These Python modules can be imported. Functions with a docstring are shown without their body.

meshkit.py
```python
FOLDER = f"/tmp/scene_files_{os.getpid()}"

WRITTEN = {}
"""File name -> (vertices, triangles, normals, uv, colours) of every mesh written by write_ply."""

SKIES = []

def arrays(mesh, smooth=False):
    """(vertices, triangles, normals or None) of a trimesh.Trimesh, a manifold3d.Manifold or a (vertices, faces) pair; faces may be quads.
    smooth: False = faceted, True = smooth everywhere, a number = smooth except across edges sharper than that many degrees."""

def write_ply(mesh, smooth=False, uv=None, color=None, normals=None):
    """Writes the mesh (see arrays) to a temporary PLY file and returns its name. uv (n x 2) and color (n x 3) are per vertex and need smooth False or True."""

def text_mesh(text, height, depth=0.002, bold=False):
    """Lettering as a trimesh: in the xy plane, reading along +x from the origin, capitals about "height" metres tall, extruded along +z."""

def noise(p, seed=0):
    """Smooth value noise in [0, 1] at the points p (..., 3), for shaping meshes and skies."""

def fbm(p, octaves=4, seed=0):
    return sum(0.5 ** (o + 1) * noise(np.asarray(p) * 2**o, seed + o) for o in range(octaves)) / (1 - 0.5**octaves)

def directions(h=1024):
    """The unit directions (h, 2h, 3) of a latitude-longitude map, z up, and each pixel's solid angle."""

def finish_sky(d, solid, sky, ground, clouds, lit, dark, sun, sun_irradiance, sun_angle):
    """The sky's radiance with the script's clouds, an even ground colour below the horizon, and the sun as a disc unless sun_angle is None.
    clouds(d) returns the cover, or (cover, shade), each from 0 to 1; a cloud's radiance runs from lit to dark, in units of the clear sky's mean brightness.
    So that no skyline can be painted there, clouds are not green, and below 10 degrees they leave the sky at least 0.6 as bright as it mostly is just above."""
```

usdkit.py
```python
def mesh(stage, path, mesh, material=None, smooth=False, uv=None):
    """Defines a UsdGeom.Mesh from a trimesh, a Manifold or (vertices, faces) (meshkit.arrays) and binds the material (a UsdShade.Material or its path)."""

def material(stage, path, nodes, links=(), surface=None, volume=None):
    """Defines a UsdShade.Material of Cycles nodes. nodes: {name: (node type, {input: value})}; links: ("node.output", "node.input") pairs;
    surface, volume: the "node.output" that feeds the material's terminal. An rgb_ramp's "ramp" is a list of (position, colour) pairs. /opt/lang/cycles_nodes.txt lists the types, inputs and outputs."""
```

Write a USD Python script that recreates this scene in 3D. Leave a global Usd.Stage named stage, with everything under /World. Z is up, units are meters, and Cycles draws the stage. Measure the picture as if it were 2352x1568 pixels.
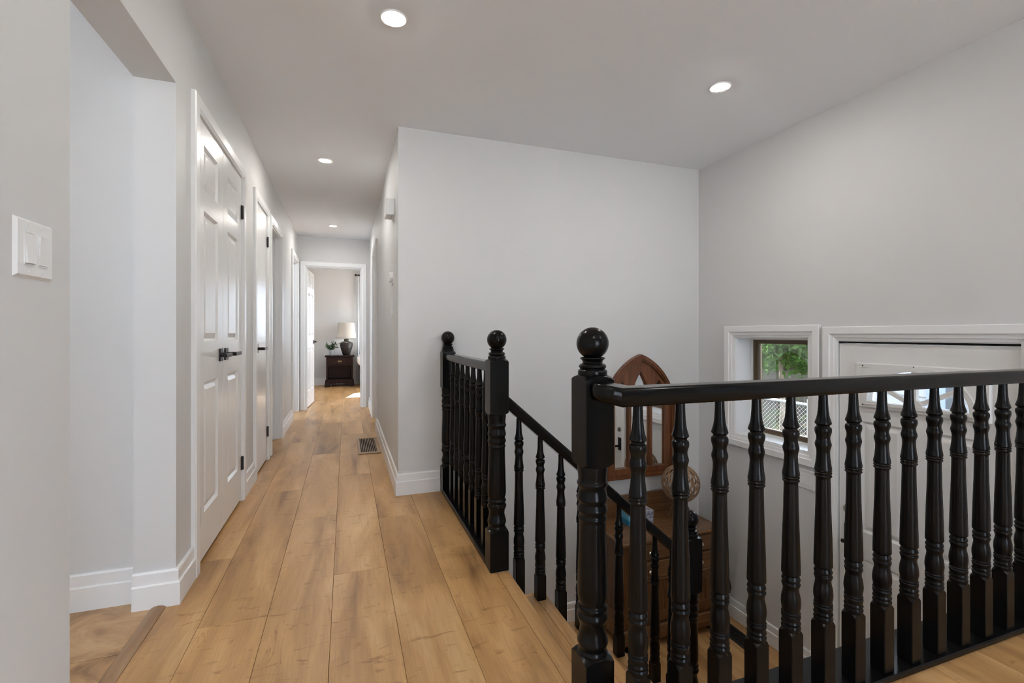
import math, random
import numpy as np, trimesh, manifold3d as m3
import usdkit, meshkit
from pxr import Usd, UsdGeom, UsdLux, UsdShade, Gf, Sdf

random.seed(7); rng = np.random.default_rng(7)
PI = math.pi
stage = Usd.Stage.CreateInMemory()
UsdGeom.SetStageUpAxis(stage, 'Z'); UsdGeom.SetStageMetersPerUnit(stage, 1.0)
UsdGeom.Xform.Define(stage, '/World'); UsdGeom.Scope.Define(stage, '/World/Looks')
mat = lambda n, nodes, links=(), surface='p.BSDF': usdkit.material(stage, '/World/Looks/' + n, nodes, links, surface=surface)

# ------------------------------------------------------------------ camera, sky, sun, exposure
FPX, HORIZON, EYE = 1073.0, 767.0, 1.065
YAW = math.atan2(381.0, FPX)
cam = UsdGeom.Camera.Define(stage, '/World/camera')
cam.CreateHorizontalApertureAttr(36.0)
cam.CreateFocalLengthAttr(36.0 * FPX / 2352.0)
cam.CreateVerticalApertureOffsetAttr(-(784.0 - HORIZON) * 36.0 / 2352.0)
cam.CreateClippingRangeAttr(Gf.Vec2f(0.05, 500.0))
cam.CreateExposureAttr(0.20)
sy, cy = math.sin(YAW), math.cos(YAW)
cam.AddTransformOp().Set(Gf.Matrix4d(cy, -sy, 0, 0, 0, 0, 1, 0, -sy, -cy, 0, 0, 0, 0, EYE, 1))

sky = UsdLux.DomeLight.Define(stage, '/World/sky_light')
sky.CreateIntensityAttr(2.75); sky.CreateColorAttr(Gf.Vec3f(0.80, 0.92, 1.10))
sun = UsdLux.DistantLight.Define(stage, '/World/sun_light')
sun.CreateAngleAttr(0.53); sun.CreateColorAttr(Gf.Vec3f(1.0, 0.96, 0.90)); sun.CreateIntensityAttr(13.0)
sun.CreateNormalizeAttr(True)
SUN_AZ, SUN_EL = math.radians(14.5), math.radians(40.0)   # azimuth from +y towards +x
sun.AddRotateXYZOp().Set(Gf.Vec3f(90 - 40.0 - 0.0, 0, 0))  # replaced just below
sd = np.array([math.sin(SUN_AZ) * math.cos(SUN_EL), math.cos(SUN_AZ) * math.cos(SUN_EL), math.sin(SUN_EL)])
_r = np.cross([0, 0, 1], sd); _r /= np.linalg.norm(_r); _u = np.cross(sd, _r)
sun.ClearXformOpOrder()
sun.AddTransformOp(opSuffix='aim').Set(Gf.Matrix4d(*_r, 0, *_u, 0, *sd, 0, 0, 0, 0, 1))
LAMP_POWER = 370.0      # radiance of the recessed lights' lenses
CEIL = 2.44; FOYER = -1.09

# ------------------------------------------------------------------ helpers
_names = {}
_loc = {}
def numbered(parent, name):
    k = (parent, name); n = _names.get(k, 0); _names[k] = n + 1
    return f'{parent}/{name}' + (f'_{n:03d}' if n else '')
def tag(prim, label=None, cat=None, group=None, kind=None):
    prim = prim.GetPrim() if hasattr(prim, 'GetPrim') else prim
    for k, v in (('label', label), ('category', cat), ('group', group), ('kind', kind)):
        if v: prim.SetCustomDataByKey(k, v)
    return prim
def thing(name, label, cat, loc=(0, 0, 0), group=None, kind=None):
    p = numbered('/World', name); x = UsdGeom.Xform.Define(stage, p); x.AddTranslateOp().Set(Gf.Vec3d(*map(float, loc)))
    _loc[p] = np.array(loc, float); tag(x, label, cat, group, kind); return p
def obj(name, mesh, m, parent=None, smooth=False, label=None, cat=None, group=None, kind=None):
    """One mesh, given in world coordinates, as a prim under its parent (or under /World)."""
    mesh = tm(mesh); par = parent or '/World'; off = _loc.get(par, np.zeros(3))
    p = numbered(par, name); _loc[p] = off
    g = usdkit.mesh(stage, p, (np.asarray(mesh.vertices) - off, np.asarray(mesh.faces)), m, smooth=smooth)
    tag(g, label, cat, group, kind); return p
def tm(x):
    if isinstance(x, (list,)): return trimesh.util.concatenate([tm(a) for a in x])
    if hasattr(x, 'to_mesh'):
        a = x.to_mesh(); return trimesh.Trimesh(a.vert_properties[:, :3], a.tri_verts, process=False)
    return x
def box(x0, x1, y0, y1, z0, z1):
    return m3.Manifold.cube([x1 - x0, y1 - y0, z1 - z0]).translate([x0, y0, z0])
def hull(pts): return m3.Manifold.hull_points(np.asarray(pts, float))
def cbox(x0, x1, y0, y1, z0, z1, b=0.002):
    """a box with chamfered edges"""
    b = min(b, (x1 - x0) / 2.01, (y1 - y0) / 2.01, (z1 - z0) / 2.01)
    P = []
    for x, sx in ((x0, 1), (x1, -1)):
        for y, s2 in ((y0, 1), (y1, -1)):
            for z, sz in ((z0, 1), (z1, -1)):
                P += [(x + sx * b, y + s2 * b, z), (x + sx * b, y, z + sz * b), (x, y + s2 * b, z + sz * b)]
    return hull(P)
def lathe(prof, seg=32, at=(0, 0, 0)):
    """prof: (radius, z) from bottom to top; closed at both ends."""
    prof = [(max(r, 1e-5), z) for r, z in prof]
    if prof[0][0] > 1e-4: prof = [(1e-5, prof[0][1])] + prof
    if prof[-1][0] > 1e-4: prof = prof + [(1e-5, prof[-1][1])]
    n = len(prof); a = np.arange(seg) / seg * 2 * PI
    V = np.array([[(r * math.cos(t), r * math.sin(t), z) for t in a] for r, z in prof]).reshape(-1, 3)
    F = []
    for i in range(n - 1):
        for j in range(seg):
            k = (j + 1) % seg; p, q, s, u = i * seg + j, i * seg + k, (i + 1) * seg + k, (i + 1) * seg + j
            F += [(p, q, s), (p, s, u)]
    return trimesh.Trimesh(V + np.array(at), np.array(F), process=False)
def smoothprof(pts, n=4):
    """rounds a turned profile given as (r, z) by cubic interpolation between knots"""
    from scipy.interpolate import PchipInterpolator
    pts = sorted(pts, key=lambda p: p[1]); z = np.array([p[1] for p in pts]); r = np.array([p[0] for p in pts])
    f = PchipInterpolator(z, r); zz = np.unique(np.concatenate([np.linspace(z[i], z[i + 1], n + 1) for i in range(len(z) - 1)]))
    return [(float(f(t)), float(t)) for t in zz]
def tube(path, r, seg=8, closed=False):
    path = np.asarray(path, float); n = len(path); rr = np.broadcast_to(r, (n,))
    t = np.gradient(path, axis=0) if not closed else np.roll(path, -1, 0) - np.roll(path, 1, 0)
    t /= np.linalg.norm(t, axis=1, keepdims=True)
    ref = np.array([0, 0, 1.0]) if abs(t[0][2]) < .9 else np.array([1.0, 0, 0])
    V = []
    u = np.cross(ref, t[0]); u /= np.linalg.norm(u)
    for i in range(n):
        u = u - t[i] * (u @ t[i]); u /= np.linalg.norm(u); w = np.cross(t[i], u)
        V += [path[i] + rr[i] * (math.cos(a) * u + math.sin(a) * w) for a in np.arange(seg) / seg * 2 * PI]
    F = []
    for i in range(n if closed else n - 1):
        i2 = (i + 1) % n
        for j in range(seg):
            k = (j + 1) % seg; F += [(i * seg + j, i * seg + k, i2 * seg + k), (i * seg + j, i2 * seg + k, i2 * seg + j)]
    if not closed:
        for j in range(1, seg - 1): F += [(0, j + 1, j), ((n - 1) * seg, (n - 1) * seg + j, (n - 1) * seg + j + 1)]
    return trimesh.Trimesh(np.array(V), np.array(F), process=False)
def sweep(path, prof, up, closed=False):
    """A closed profile (side offset, height along up) swept along a mitred path; side = up x tangent."""
    path = np.asarray(path, float); up = np.asarray(up, float); n = len(path)
    segs = [path[(i + 1) % n] - path[i] for i in range(n if closed else n - 1)]
    side = [np.cross(up, s / np.linalg.norm(s)) for s in segs]
    V = []
    for i in range(n):
        if closed: a, b = side[i - 1], side[i]
        else: a, b = side[max(i - 1, 0)], side[min(i, n - 2)]
        m = a + b; m = m / (m @ a)
        V += [path[i] + m * o + up * h for o, h in prof]
    k = len(prof); F = []
    for i in range(n if closed else n - 1):
        i2 = (i + 1) % n
        for j in range(k):
            j2 = (j + 1) % k; F += [(i * k + j, i2 * k + j, i2 * k + j2), (i * k + j, i2 * k + j2, i * k + j2)]
    t = trimesh.Trimesh(np.array(V), np.array(F), process=False)
    if not closed:
        import shapely
        c2 = trimesh.creation.triangulate_polygon(shapely.Polygon(prof), engine='earcut')
        idx = [int(np.argmin(np.linalg.norm(np.array(prof) - q, axis=1))) for q in c2[0]]
        cap = [[idx[a] for a in f] for f in c2[1]]
        F += [(f[0], f[1], f[2]) for f in cap] + [((n - 1) * k + f[0], (n - 1) * k + f[2], (n - 1) * k + f[1]) for f in cap]
        t = trimesh.Trimesh(np.array(V), np.array(F), process=False)
    trimesh.repair.fix_normals(t)
    return t
def frame(o, u, w, n):
    M = np.eye(4); M[:3, 0], M[:3, 1], M[:3, 2], M[:3, 3] = u, w, n, o; return M
def put(mesh, M):
    t = tm(mesh).copy(); t.apply_transform(M); return t
X, Y, Z = np.eye(3)
LEFTW = lambda y, z=0, x=-.635: frame((x, y, z), Y, Z, X)          # on the hall's left wall, facing +x
HALLR = lambda y, z=0, x=.325: frame((x, y, z), -Y, Z, -X)         # on a wall facing -x
FACE = lambda x, z=0, y=3.167: frame((x, y, z), X, Z, -Y)          # on a wall facing -y
def rot(mesh, ang, axis, at=(0, 0, 0)):
    t = tm(mesh).copy(); t.apply_transform(trimesh.transformations.rotation_matrix(ang, axis, at)); return t

# ------------------------------------------------------------------ materials
def paint(name, col, rough=.5, bump=.02, scale=350, spec=.5):
    return mat(name, {'g': ('geometry', {}), 'n': ('noise_texture', {'scale': scale, 'detail': 2}), 'b': ('bump', {'strength': bump, 'distance': .002}),
                      'p': ('principled_bsdf', {'base_color': col, 'roughness': rough, 'specular_ior_level': spec})},
               [('g.position', 'n.vector'), ('n.fac', 'b.height'), ('b.normal', 'p.normal')])
def plain(name, col, rough=.4, metal=0., **k):
    return mat(name, {'p': ('principled_bsdf', {'base_color': col, 'roughness': rough, 'metallic': metal, **k})})
WALL = paint('wall_paint', (.69, .686, .678), .55, .05)
CEILM = paint('ceiling_paint', (.885, .90, .925), .7, .05)
TRIM = paint('trim_paint', (.87, .87, .865), .32, .015, 120)
DOORP = paint('door_paint', (.84, .835, .82), .28, .02, 160)
PLASTIC = plain('white_plastic', (.85, .85, .84), .35)
BLACK = paint('black_satin_paint', (.0050, .0050, .0052), .22, .0, 60, .19)
RAILM = paint('black_gloss_rail_paint', (.0050, .0050, .0052), .15, .0, 60, .22)
IRON = plain('black_metal', (.012, .011, .011), .35, .3)
BRONZE = plain('bronze_sash', (.165, .118, .072), .4)

def planks(name, ramp, axis='y', rough=.36):
    s = (1, 1, 1)
    long = lambda a, b: (a, b, 1) if axis == 'y' else (b, a, 1)
    N = {'g': ('geometry', {}), 'o': ('object_info', {}), 'k': ('math', {'math_type': 'multiply', 'value2': 53.0}), 'c': ('combine_xyz', {}),
         'a': ('vector_math', {'math_type': 'add'}),
         'm1': ('mapping', {'scale': long(7, 1.1)}), 'n1': ('noise_texture', {'scale': 1, 'detail': 4, 'roughness': .55, 'distortion': .6}),
         'r1': ('rgb_ramp', {'ramp': ramp}),
         'm2': ('mapping', {'scale': long(170, 7)}), 'n2': ('noise_texture', {'scale': 1, 'detail': 3, 'roughness': .6}),
         'r2': ('rgb_ramp', {'ramp': [(.3, (.88, .88, .88)), (.7, (1.04, 1.04, 1.04))]}),
         'm3': ('mapping', {'scale': long(11, 34)}), 'n3': ('noise_texture', {'scale': 1, 'detail': 3, 'roughness': .6, 'distortion': 1.0}),
         'r3': ('rgb_ramp', {'ramp': [(.61, (1, 1, 1)), (.71, (.60, .52, .44))]}),
         'm4': ('mapping', {'scale': long(13, 1.1)}), 'n4': ('noise_texture', {'scale': 1, 'detail': 3, 'roughness': .5, 'distortion': .9}),
         'r4': ('rgb_ramp', {'ramp': [(.494, (1, 1, 1)), (.4985, (.66, .58, .50)), (.5015, (.66, .58, .50)), (.506, (1, 1, 1))]}),
         'm5': ('mapping', {'scale': long(5, 2.2)}), 'n5': ('noise_texture', {'scale': 1, 'detail': 1}),
         'r5': ('rgb_ramp', {'ramp': [(.56, (0, 0, 0)), (.66, (1, 1, 1))]}),
         'x4': ('mix_color', {'blend_type': 'mix', 'a': (1, 1, 1)}),
         'x1': ('mix_color', {'blend_type': 'multiply', 'fac': 1}), 'x2': ('mix_color', {'blend_type': 'multiply', 'fac': .8}), 'x3': ('mix_color', {'blend_type': 'multiply', 'fac': 1}),
         'hv': ('math', {'math_type': 'multiply_add', 'value2': .22, 'value3': .89}), 'h': ('hsv', {'hue': .5, 'saturation': 1.0}),
         'b': ('bump', {'strength': .12, 'distance': .0015}),
         'p': ('principled_bsdf', {'roughness': rough, 'specular_ior_level': .5})}
    L = [('o.random', 'k.value1'), ('k.value', 'c.x'), ('k.value', 'c.y'), ('g.position', 'a.vector1'), ('c.vector', 'a.vector2')]
    for i in '12345': L += [('a.vector', f'm{i}.vector'), (f'm{i}.vector', f'n{i}.vector'), (f'n{i}.fac', f'r{i}.fac')]
    L += [('r5.color', 'x4.fac'), ('r4.color', 'x4.b'), ('r1.color', 'x1.a'), ('r2.color', 'x1.b'), ('x1.result', 'x2.a'), ('r3.color', 'x2.b'), ('x2.result', 'x3.a'), ('x4.result', 'x3.b'),
          ('o.random', 'hv.value1'), ('hv.value', 'h.value'), ('x3.result', 'h.color'), ('h.color', 'p.base_color'), ('n2.fac', 'b.height'), ('b.normal', 'p.normal')]
    return mat(name, N, L)
OAK = planks('oak_laminate', [(.24, (.235, .118, .044)), (.40, (.475, .262, .098)), (.56, (.61, .352, .142)), (.75, (.73, .47, .22))])
def wood(name, dark, light, along=(60, 60, 3), rough=.35, spec=.5):
    return mat(name, {'g': ('geometry', {}), 'm': ('mapping', {'scale': along}), 'n': ('noise_texture', {'scale': 1, 'detail': 4, 'distortion': .5}),
                      'r': ('rgb_ramp', {'ramp': [(.3, dark), (.7, light)]}), 'b': ('bump', {'strength': .1, 'distance': .001}),
                      'p': ('principled_bsdf', {'roughness': rough, 'specular_ior_level': spec})},
               [('g.position', 'm.vector'), ('m.vector', 'n.vector'), ('n.fac', 'r.fac'), ('r.color', 'p.base_color'), ('n.fac', 'b.height'), ('b.normal', 'p.normal')])
WALNUT = wood('washstand_wood', (.070, .030, .010), (.155, .070, .024), spec=.35)
WALNUTX = wood('washstand_wood_across', (.095, .042, .015), (.195, .095, .036), (3, 60, 60))
MAHOG = wood('mirror_frame_wood', (.095, .028, .009), (.185, .066, .022), (40, 40, 4))
CHERRY = wood('nightstand_wood', (.012, .004, .003), (.026, .007, .0045), (4, 60, 60), .42, .25)
MIRROR = plain('mirror_glass', (.93, .94, .94), .015, 1.0)
CHROME = plain('polished_metal', (.7, .68, .62), .2, 1.0)
BRASS = plain('antique_brass', (.35, .27, .14), .35, 1.0)
GLASS = mat('window_glass', {'f': ('fresnel', {'IOR': 1.45}), 't': ('transparent_bsdf', {'color': (.97, .98, .98)}), 'g': ('glossy_bsdf', {'color': (1, 1, 1), 'roughness': .01}), 'x': ('mix_closure', {})},
            [('f.fac', 'x.fac'), ('t.BSDF', 'x.closure1'), ('g.BSDF', 'x.closure2')], surface='x.closure')
LENS = mat('lamp_lens', {'e': ('emission', {'color': (1.0, .96, .90), 'strength': LAMP_POWER})}, surface='e.emission')

# ------------------------------------------------------------------ shell
def wall(name, lo, hi, holes, label):
    m = box(lo[0], hi[0], lo[1], hi[1], lo[2], hi[2])
    for a, b in holes: m = m - box(a[0], b[0], a[1], b[1], a[2], b[2])
    return obj(name, m, WALL, label=label, cat='wall', kind='structure')
XL, XLB = -.635, -.775      # hall's left wall, its hall face and its far face
XR, XRB = 2.785, 3.02       # entry's outer wall
YF = 3.167                  # wall above the entry, facing the camera
YE = 7.15                   # end of the hall
E = .05
BACK = -3.6
KIT = (1.434, 2.19, 2.06)   # y0, y1, head of the wide opening
CL = (2.445, 3.395, 2.065)  # closet
LN = (3.88, 4.42, 2.065)    # linen door
BA = (4.625, 5.285, 2.05)   # bathroom doorway
SB = (6.38, 7.06, 2.05)     # side bedroom doorway
wall('wall_left', (XLB, BACK, -.3), (XL, YE + .12, CEIL + E),
     [((XLB - E, a, -.35), (XL + E, b, h)) for a, b, h in (KIT, CL, LN, BA, SB)], 'long white hallway wall with the closet doors and doorways')
HR = (5.41, 6.20, 2.05)
wall('wall_hall_right', (.325, YF + .12, -.3), (.445, YE, CEIL + E), [((.3, HR[0], -.35), (.5, HR[1], HR[2]))], 'short white hallway wall carrying the thermostat and door chime')
wall('wall_entry', (.325, YF, FOYER - .2), (XRB, YF + .12, CEIL + E), [], 'tall white wall behind the stair railing and gothic mirror')
BED = (-.54, .215, 2.02)
wall('wall_hall_end', (-.9, YE, -.3), (2.7, YE + .12, CEIL + E), [((BED[0], YE - E, -.35), (BED[1], YE + .2, BED[2])), ((-.91, YE - E, -.4), (XLB, YE + .2, 3))], 'white wall at the far end of the hallway around the bedroom doorway')
FD = (1.174, 1.994, -1.05, 1.02)
SW = (-3.2, -.8, .30, 2.2)     # living room side window
WN = (2.172, 2.786, .303, 1.047)
wall('wall_right', (XR, BACK, FOYER - .2), (XRB, YF + .12, CEIL + E),
     [((XR - E, FD[0] - .015, FOYER), (XRB + E, FD[1] + .015, FD[3] + .015)), ((XR - E, WN[0], WN[2]), (XRB + E, WN[1], WN[3])), ((XR - E, SW[0], SW[2]), (XRB + E, SW[1], SW[3]))], 'outer white wall with the front door and small window')
BW = (.25, 1.75, .12, 2.1)
wall('wall_back', (XLB, BACK - .15, -.3), (XRB, BACK, CEIL + E), [((BW[0], BACK - .2, BW[2]), (BW[1], BACK + E, BW[3]))], 'white living room wall with a wide picture window')
obj('ceiling', box(-3.3, XRB + .3, BACK - .3, 10.9, CEIL, CEIL + .12), CEILM, label='smooth white ceiling with recessed round lights', cat='ceiling', kind='structure')
# beside and below the stairs
wall('wall_stair_near', (.60, 1.03, FOYER - .2), (XR, 1.10, -.018), [], 'low white wall under the guard railing beside the stairs')
wall('wall_stair_far', (.60, 2.11, FOYER - .2), (.688, YF, -.018), [], 'low white wall under the short hallway railing')
# kitchen beyond the wide opening
wall('wall_kitchen', (-3.2, 2.26, -.3), (XLB, 2.36, CEIL + E), [], 'white kitchen wall seen through the wide opening')
wall('wall_kitchen_end', (-3.2, -.6, -.3), (-3.1, 2.26, CEIL + E), [], 'far kitchen wall, out of sight')
wall('wall_kitchen_near', (-3.2, -.7, -.3), (XLB, -.6, CEIL + E), [((-2.5, -.8, .95), (-1.5, -.5, 2.05))], 'near kitchen wall, out of sight')
# rooms off the hall
wall('wall_bath', (-2.3, 4.45, -.3), (-2.2, 6.0, CEIL + E), [], 'bathroom wall behind the open doorway')
wall('wall_bath_far', (-2.3, 5.9, -.3), (XLB, 6.0, CEIL + E), [], 'bathroom side wall behind the open doorway')
wall('wall_bath_near', (-2.3, 4.45, -.3), (XLB, 4.55, CEIL + E), [], 'bathroom near wall behind the open doorway')
wall('wall_closet', (-1.5, 2.36, -.3), (-1.4, 4.45, CEIL + E), [], 'back wall of the closets, hidden by their doors')
wall('wall_closet_side', (-1.4, 3.55, -.3), (XLB, 3.70, CEIL + E), [], 'partition between the two closets, hidden by their doors')
wall('wall_closed_room', (1.3, YF + .12, -.3), (1.4, YE, CEIL + E), [], 'wall of the closed room on the other side of the hallway')
wall('wall_side_bedroom', (-2.7, 6.0, -.3), (-2.6, 8.6, CEIL + E), [((-2.8, 6.4, .9), (-2.5, 7.8, 2.0))], 'outer wall of the side bedroom with a window')
wall('wall_side_bedroom_far', (-2.7, 8.5, -.3), (-.9, 8.6, CEIL + E), [], 'far wall of the side bedroom')
wall('wall_bedroom_left', (-.9, YE + .12, -.3), (-.8, 10.7, CEIL + E), [], 'white bedroom wall hidden by the open bedroom door')
YB = 10.55
BDW = (.30, 1.65, .92, 2.10)
wall('wall_bedroom_far', (-.9, YB, -.3), (2.7, YB + .15, CEIL + E), [((BDW[0], YB - E, BDW[2]), (BDW[1], YB + .3, BDW[3]))], 'bedroom wall behind the nightstand and curtain')
wall('wall_bedroom_right', (2.6, YE + .12, -.3), (2.7, YB, CEIL + E), [((2.5, 7.5, .5), (2.8, 10.2, 2.2))], 'bedroom side wall beyond the bed')

# ------------------------------------------------------------------ floors: every plank a part
def lay(parent, x0, x1, strips, y0, y1, z, mtl, starts, length=1.525, thick=.014):
    for k, (a, b) in enumerate(strips):
        a2, b2 = max(a, x0), min(b, x1)
        if b2 - a2 < .02: continue
        s = starts[k % len(starts)]
        n0 = math.floor((y0 - s) / length)
        yy = s + n0 * length
        while yy < y1:
            p, q = max(yy, y0), min(yy + length, y1)
            if q - p > .03:
                obj('plank', cbox(a2 + .0005, b2 - .0005, p + .0005, q - .0005, z - thick, z, .0011), mtl, parent)
            yy += length
PW = .228; G0 = -.508
strips = [(G0 + (i - 1) * PW, G0 + i * PW) for i in range(0, 16)]
fl = thing('floor', 'oak plank laminate floor of the hallway and landing', 'floor', kind='structure')
sub = box(-.70, .633, BACK, YB, -.2, -.0145) + box(.60, XR, BACK, 1.03, -.2, -.0145)
obj('subfloor', sub, plain('subfloor', (.05, .035, .02), .8), fl)
ST = [2.537, 2.537, 1.973, 2.942, 2.21, 2.804, 2.301]      # y of one joint in each strip
lay(fl, -.69, .405, [(G0 - PW, G0)] + strips[1:5] if False else [(G0 - PW, G0), (-.508, -.280), (-.280, -.052), (-.052, .177), (.177, .405)], BACK, YB, 0, OAK, [2.537, 1.973 + .0, 2.942, 2.21, 2.804])
lay(fl, .405, .633, [(.405, .633)], BACK, YF, 0, OAK, [2.301])
lay(fl, .633, XR, [(.633 + i * PW, .633 + (i + 1) * PW) for i in range(10)], BACK, 1.10, 0, OAK, [.3, -.45, .8, -.1, .55])
lay(fl, .445, 2.6, [(.405 + i * PW, .405 + (i + 1) * PW) for i in range(10)], YE + .02, YB, 0, OAK, [7.9, 8.6, 7.5, 9.0])
lay(fl, -.8, -.69, [(-.8, -.69)], YE + .12, YB, 0, OAK, [7.5])
lay(fl, .445, .633, [(.445, .633)], HR[0], HR[1], 0, OAK, [5.6])
obj('subfloor', box(.445, 2.6, YE, YB, -.2, -.0145) + box(-2.6, -.70, 4.5, 8.6, -.2, -.012) + box(-1.5, -.69, 2.2, 4.5, -.2, -.012) + box(.40, 1.4, YF + .05, YE + .05, -.2, -.0145) + box(-.9, -.7, 8.6, YB, -.2, -.0145), plain('dark_boards', (.09, .055, .03), .6), fl)
f2 = thing('floor', 'oak plank floor of the lower entry landing', 'floor', (1.7, 2.1, FOYER), kind='structure')
obj('subfloor', box(.6, XR, 1.1, YF, FOYER - .2, FOYER - .0145), plain('subfloor_entry', (.05, .035, .02), .8), f2)
lay(f2, .69, XR, [(2.305 + (i - 8) * PW, 2.305 + (i - 7) * PW) for i in range(11)], 1.10, YF, FOYER, OAK, [1.9, 2.6, 1.5, 2.2, 2.9])
# kitchen tiles
TILE = mat('travertine_tile', {'g': ('geometry', {}), 'n': ('noise_texture', {'scale': 5, 'detail': 6, 'roughness': .65, 'distortion': 1.2}),
                               'r': ('rgb_ramp', {'ramp': [(.26, (.20, .10, .042)), (.43, (.46, .27, .125)), (.58, (.58, .38, .195)), (.75, (.78, .60, .40))]}),
                               'p': ('principled_bsdf', {'roughness': .35})},
           [('g.position', 'n.vector'), ('n.fac', 'r.fac'), ('r.color', 'p.base_color')])
kf = thing('floor', 'brown mottled stone tile kitchen floor inside the wide opening', 'floor', (-1.5, 1.5, 0), kind='structure')
obj('grout', box(-3.1, -.705, -.6, 2.26, -.2, -.004), plain('tile_grout', (.20, .13, .08), .9), kf)
for i in range(6):
    for j in range(7):
        x1 = -.712 - i * .41; y1 = 1.902 + .41 - (j - 0) * .41
        a, b = max(x1 - .406, -3.1), x1; p, q = y1 - .406, min(y1, 2.258)
        if b - a > .05 and q > -.55 and q - p > .05: obj('tile', cbox(a, b, max(p, -.6), q, -.012, 0, .002), TILE, kf)
# strip between tile and laminate
prof = [(-.024, 0), (-.024, .003), (-.014, .008), (0, .010), (.014, .008), (.024, .003), (.024, 0)]
obj('threshold_strip', sweep([(-.688, KIT[0], 0), (-.688, KIT[1], 0)], prof, Z), wood('strip_wood', (.24, .13, .06), (.36, .21, .10), (60, 3, 60)), smooth=40,
    label='rounded wood threshold strip between the stone tiles and the plank floor', cat='threshold')

# ------------------------------------------------------------------ baseboards
BPROF = [(0, 0), (.018, 0), (.018, .088), (.0155, .0915), (.012, .0925), (.012, .134), (.009, .140), (0, .140)]
def baseboard(name, path, label, flip=False):
    pr = [(-o, h) for o, h in BPROF] if flip else BPROF
    return obj(name, sweep(path, pr, Z), TRIM, label=label, cat='baseboard', kind='structure')
CW, CT = .066, .021        # casing width and thickness
# left wall: the room lies towards +x; walking along -y puts +x on the side z x t
baseboard('baseboard_left', [(XL, CL[0] - CW, 0), (XL, KIT[1], 0), (XLB - .0, KIT[1], 0)], 'white stepped baseboard wrapping the opening corner before the closet', False)
baseboard('baseboard_left', [(XL, LN[0] - CW, 0), (XL, CL[1] + CW, 0)], 'white stepped baseboard between the closet and the linen door')
baseboard('baseboard_left', [(XL, SB[0] - CW, 0), (XL, BA[1] + CW, 0)], 'white stepped baseboard beyond the bathroom doorway')
baseboard('baseboard_left', [(XL, KIT[0], 0), (XL, BACK, 0)], 'white stepped baseboard under the wall switch')
baseboard('baseboard_right', [(.602, YF, 0), (.325, YF, 0), (.325, HR[0] - CW, 0)], 'white stepped baseboard turning the wall corner by the floor vent')
baseboard('baseboard_right', [(.325, HR[1] + CW, 0), (.325, YE, 0)], 'short white baseboard beside the hall end doorway')
baseboard('baseboard_kitchen', [(XLB, 2.26, 0), (-3.1, 2.26, 0)], 'white stepped baseboard along the kitchen wall', False)
baseboard('baseboard_entry', [(XR, FD[1] + .076, FOYER), (XR, YF, FOYER), (.69, YF, FOYER)], 'white stepped baseboard of the lower entry landing', False)
baseboard('baseboard_bedroom', [(.25, YB, 0), (-.8, YB, 0), (-.8, YE + .12, 0)], 'white stepped baseboard behind the nightstand', False)

# ------------------------------------------------------------------ casings
CPROF = [(0, 0), (0, CT * .55), (.006, CT * .75), (.012, CT), (CW - .006, CT), (CW, CT - .006), (CW, 0)]
def casing(M, u0, u1, top, label, bottom=0., four=False, prof=CPROF):
    """mitred boards round an opening given in wall coordinates (u, w); outward = away from the opening"""
    pts = [(u0, bottom, 0), (u0, top, 0), (u1, top, 0), (u1, bottom, 0)]
    pr = [(o, h) for o, h in prof]
    m = sweep(pts, pr, (0, 0, 1), closed=four)
    return obj('trim', put(m, M), TRIM, label=label, cat='door casing' if not four else 'window casing', kind='structure')
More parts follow.
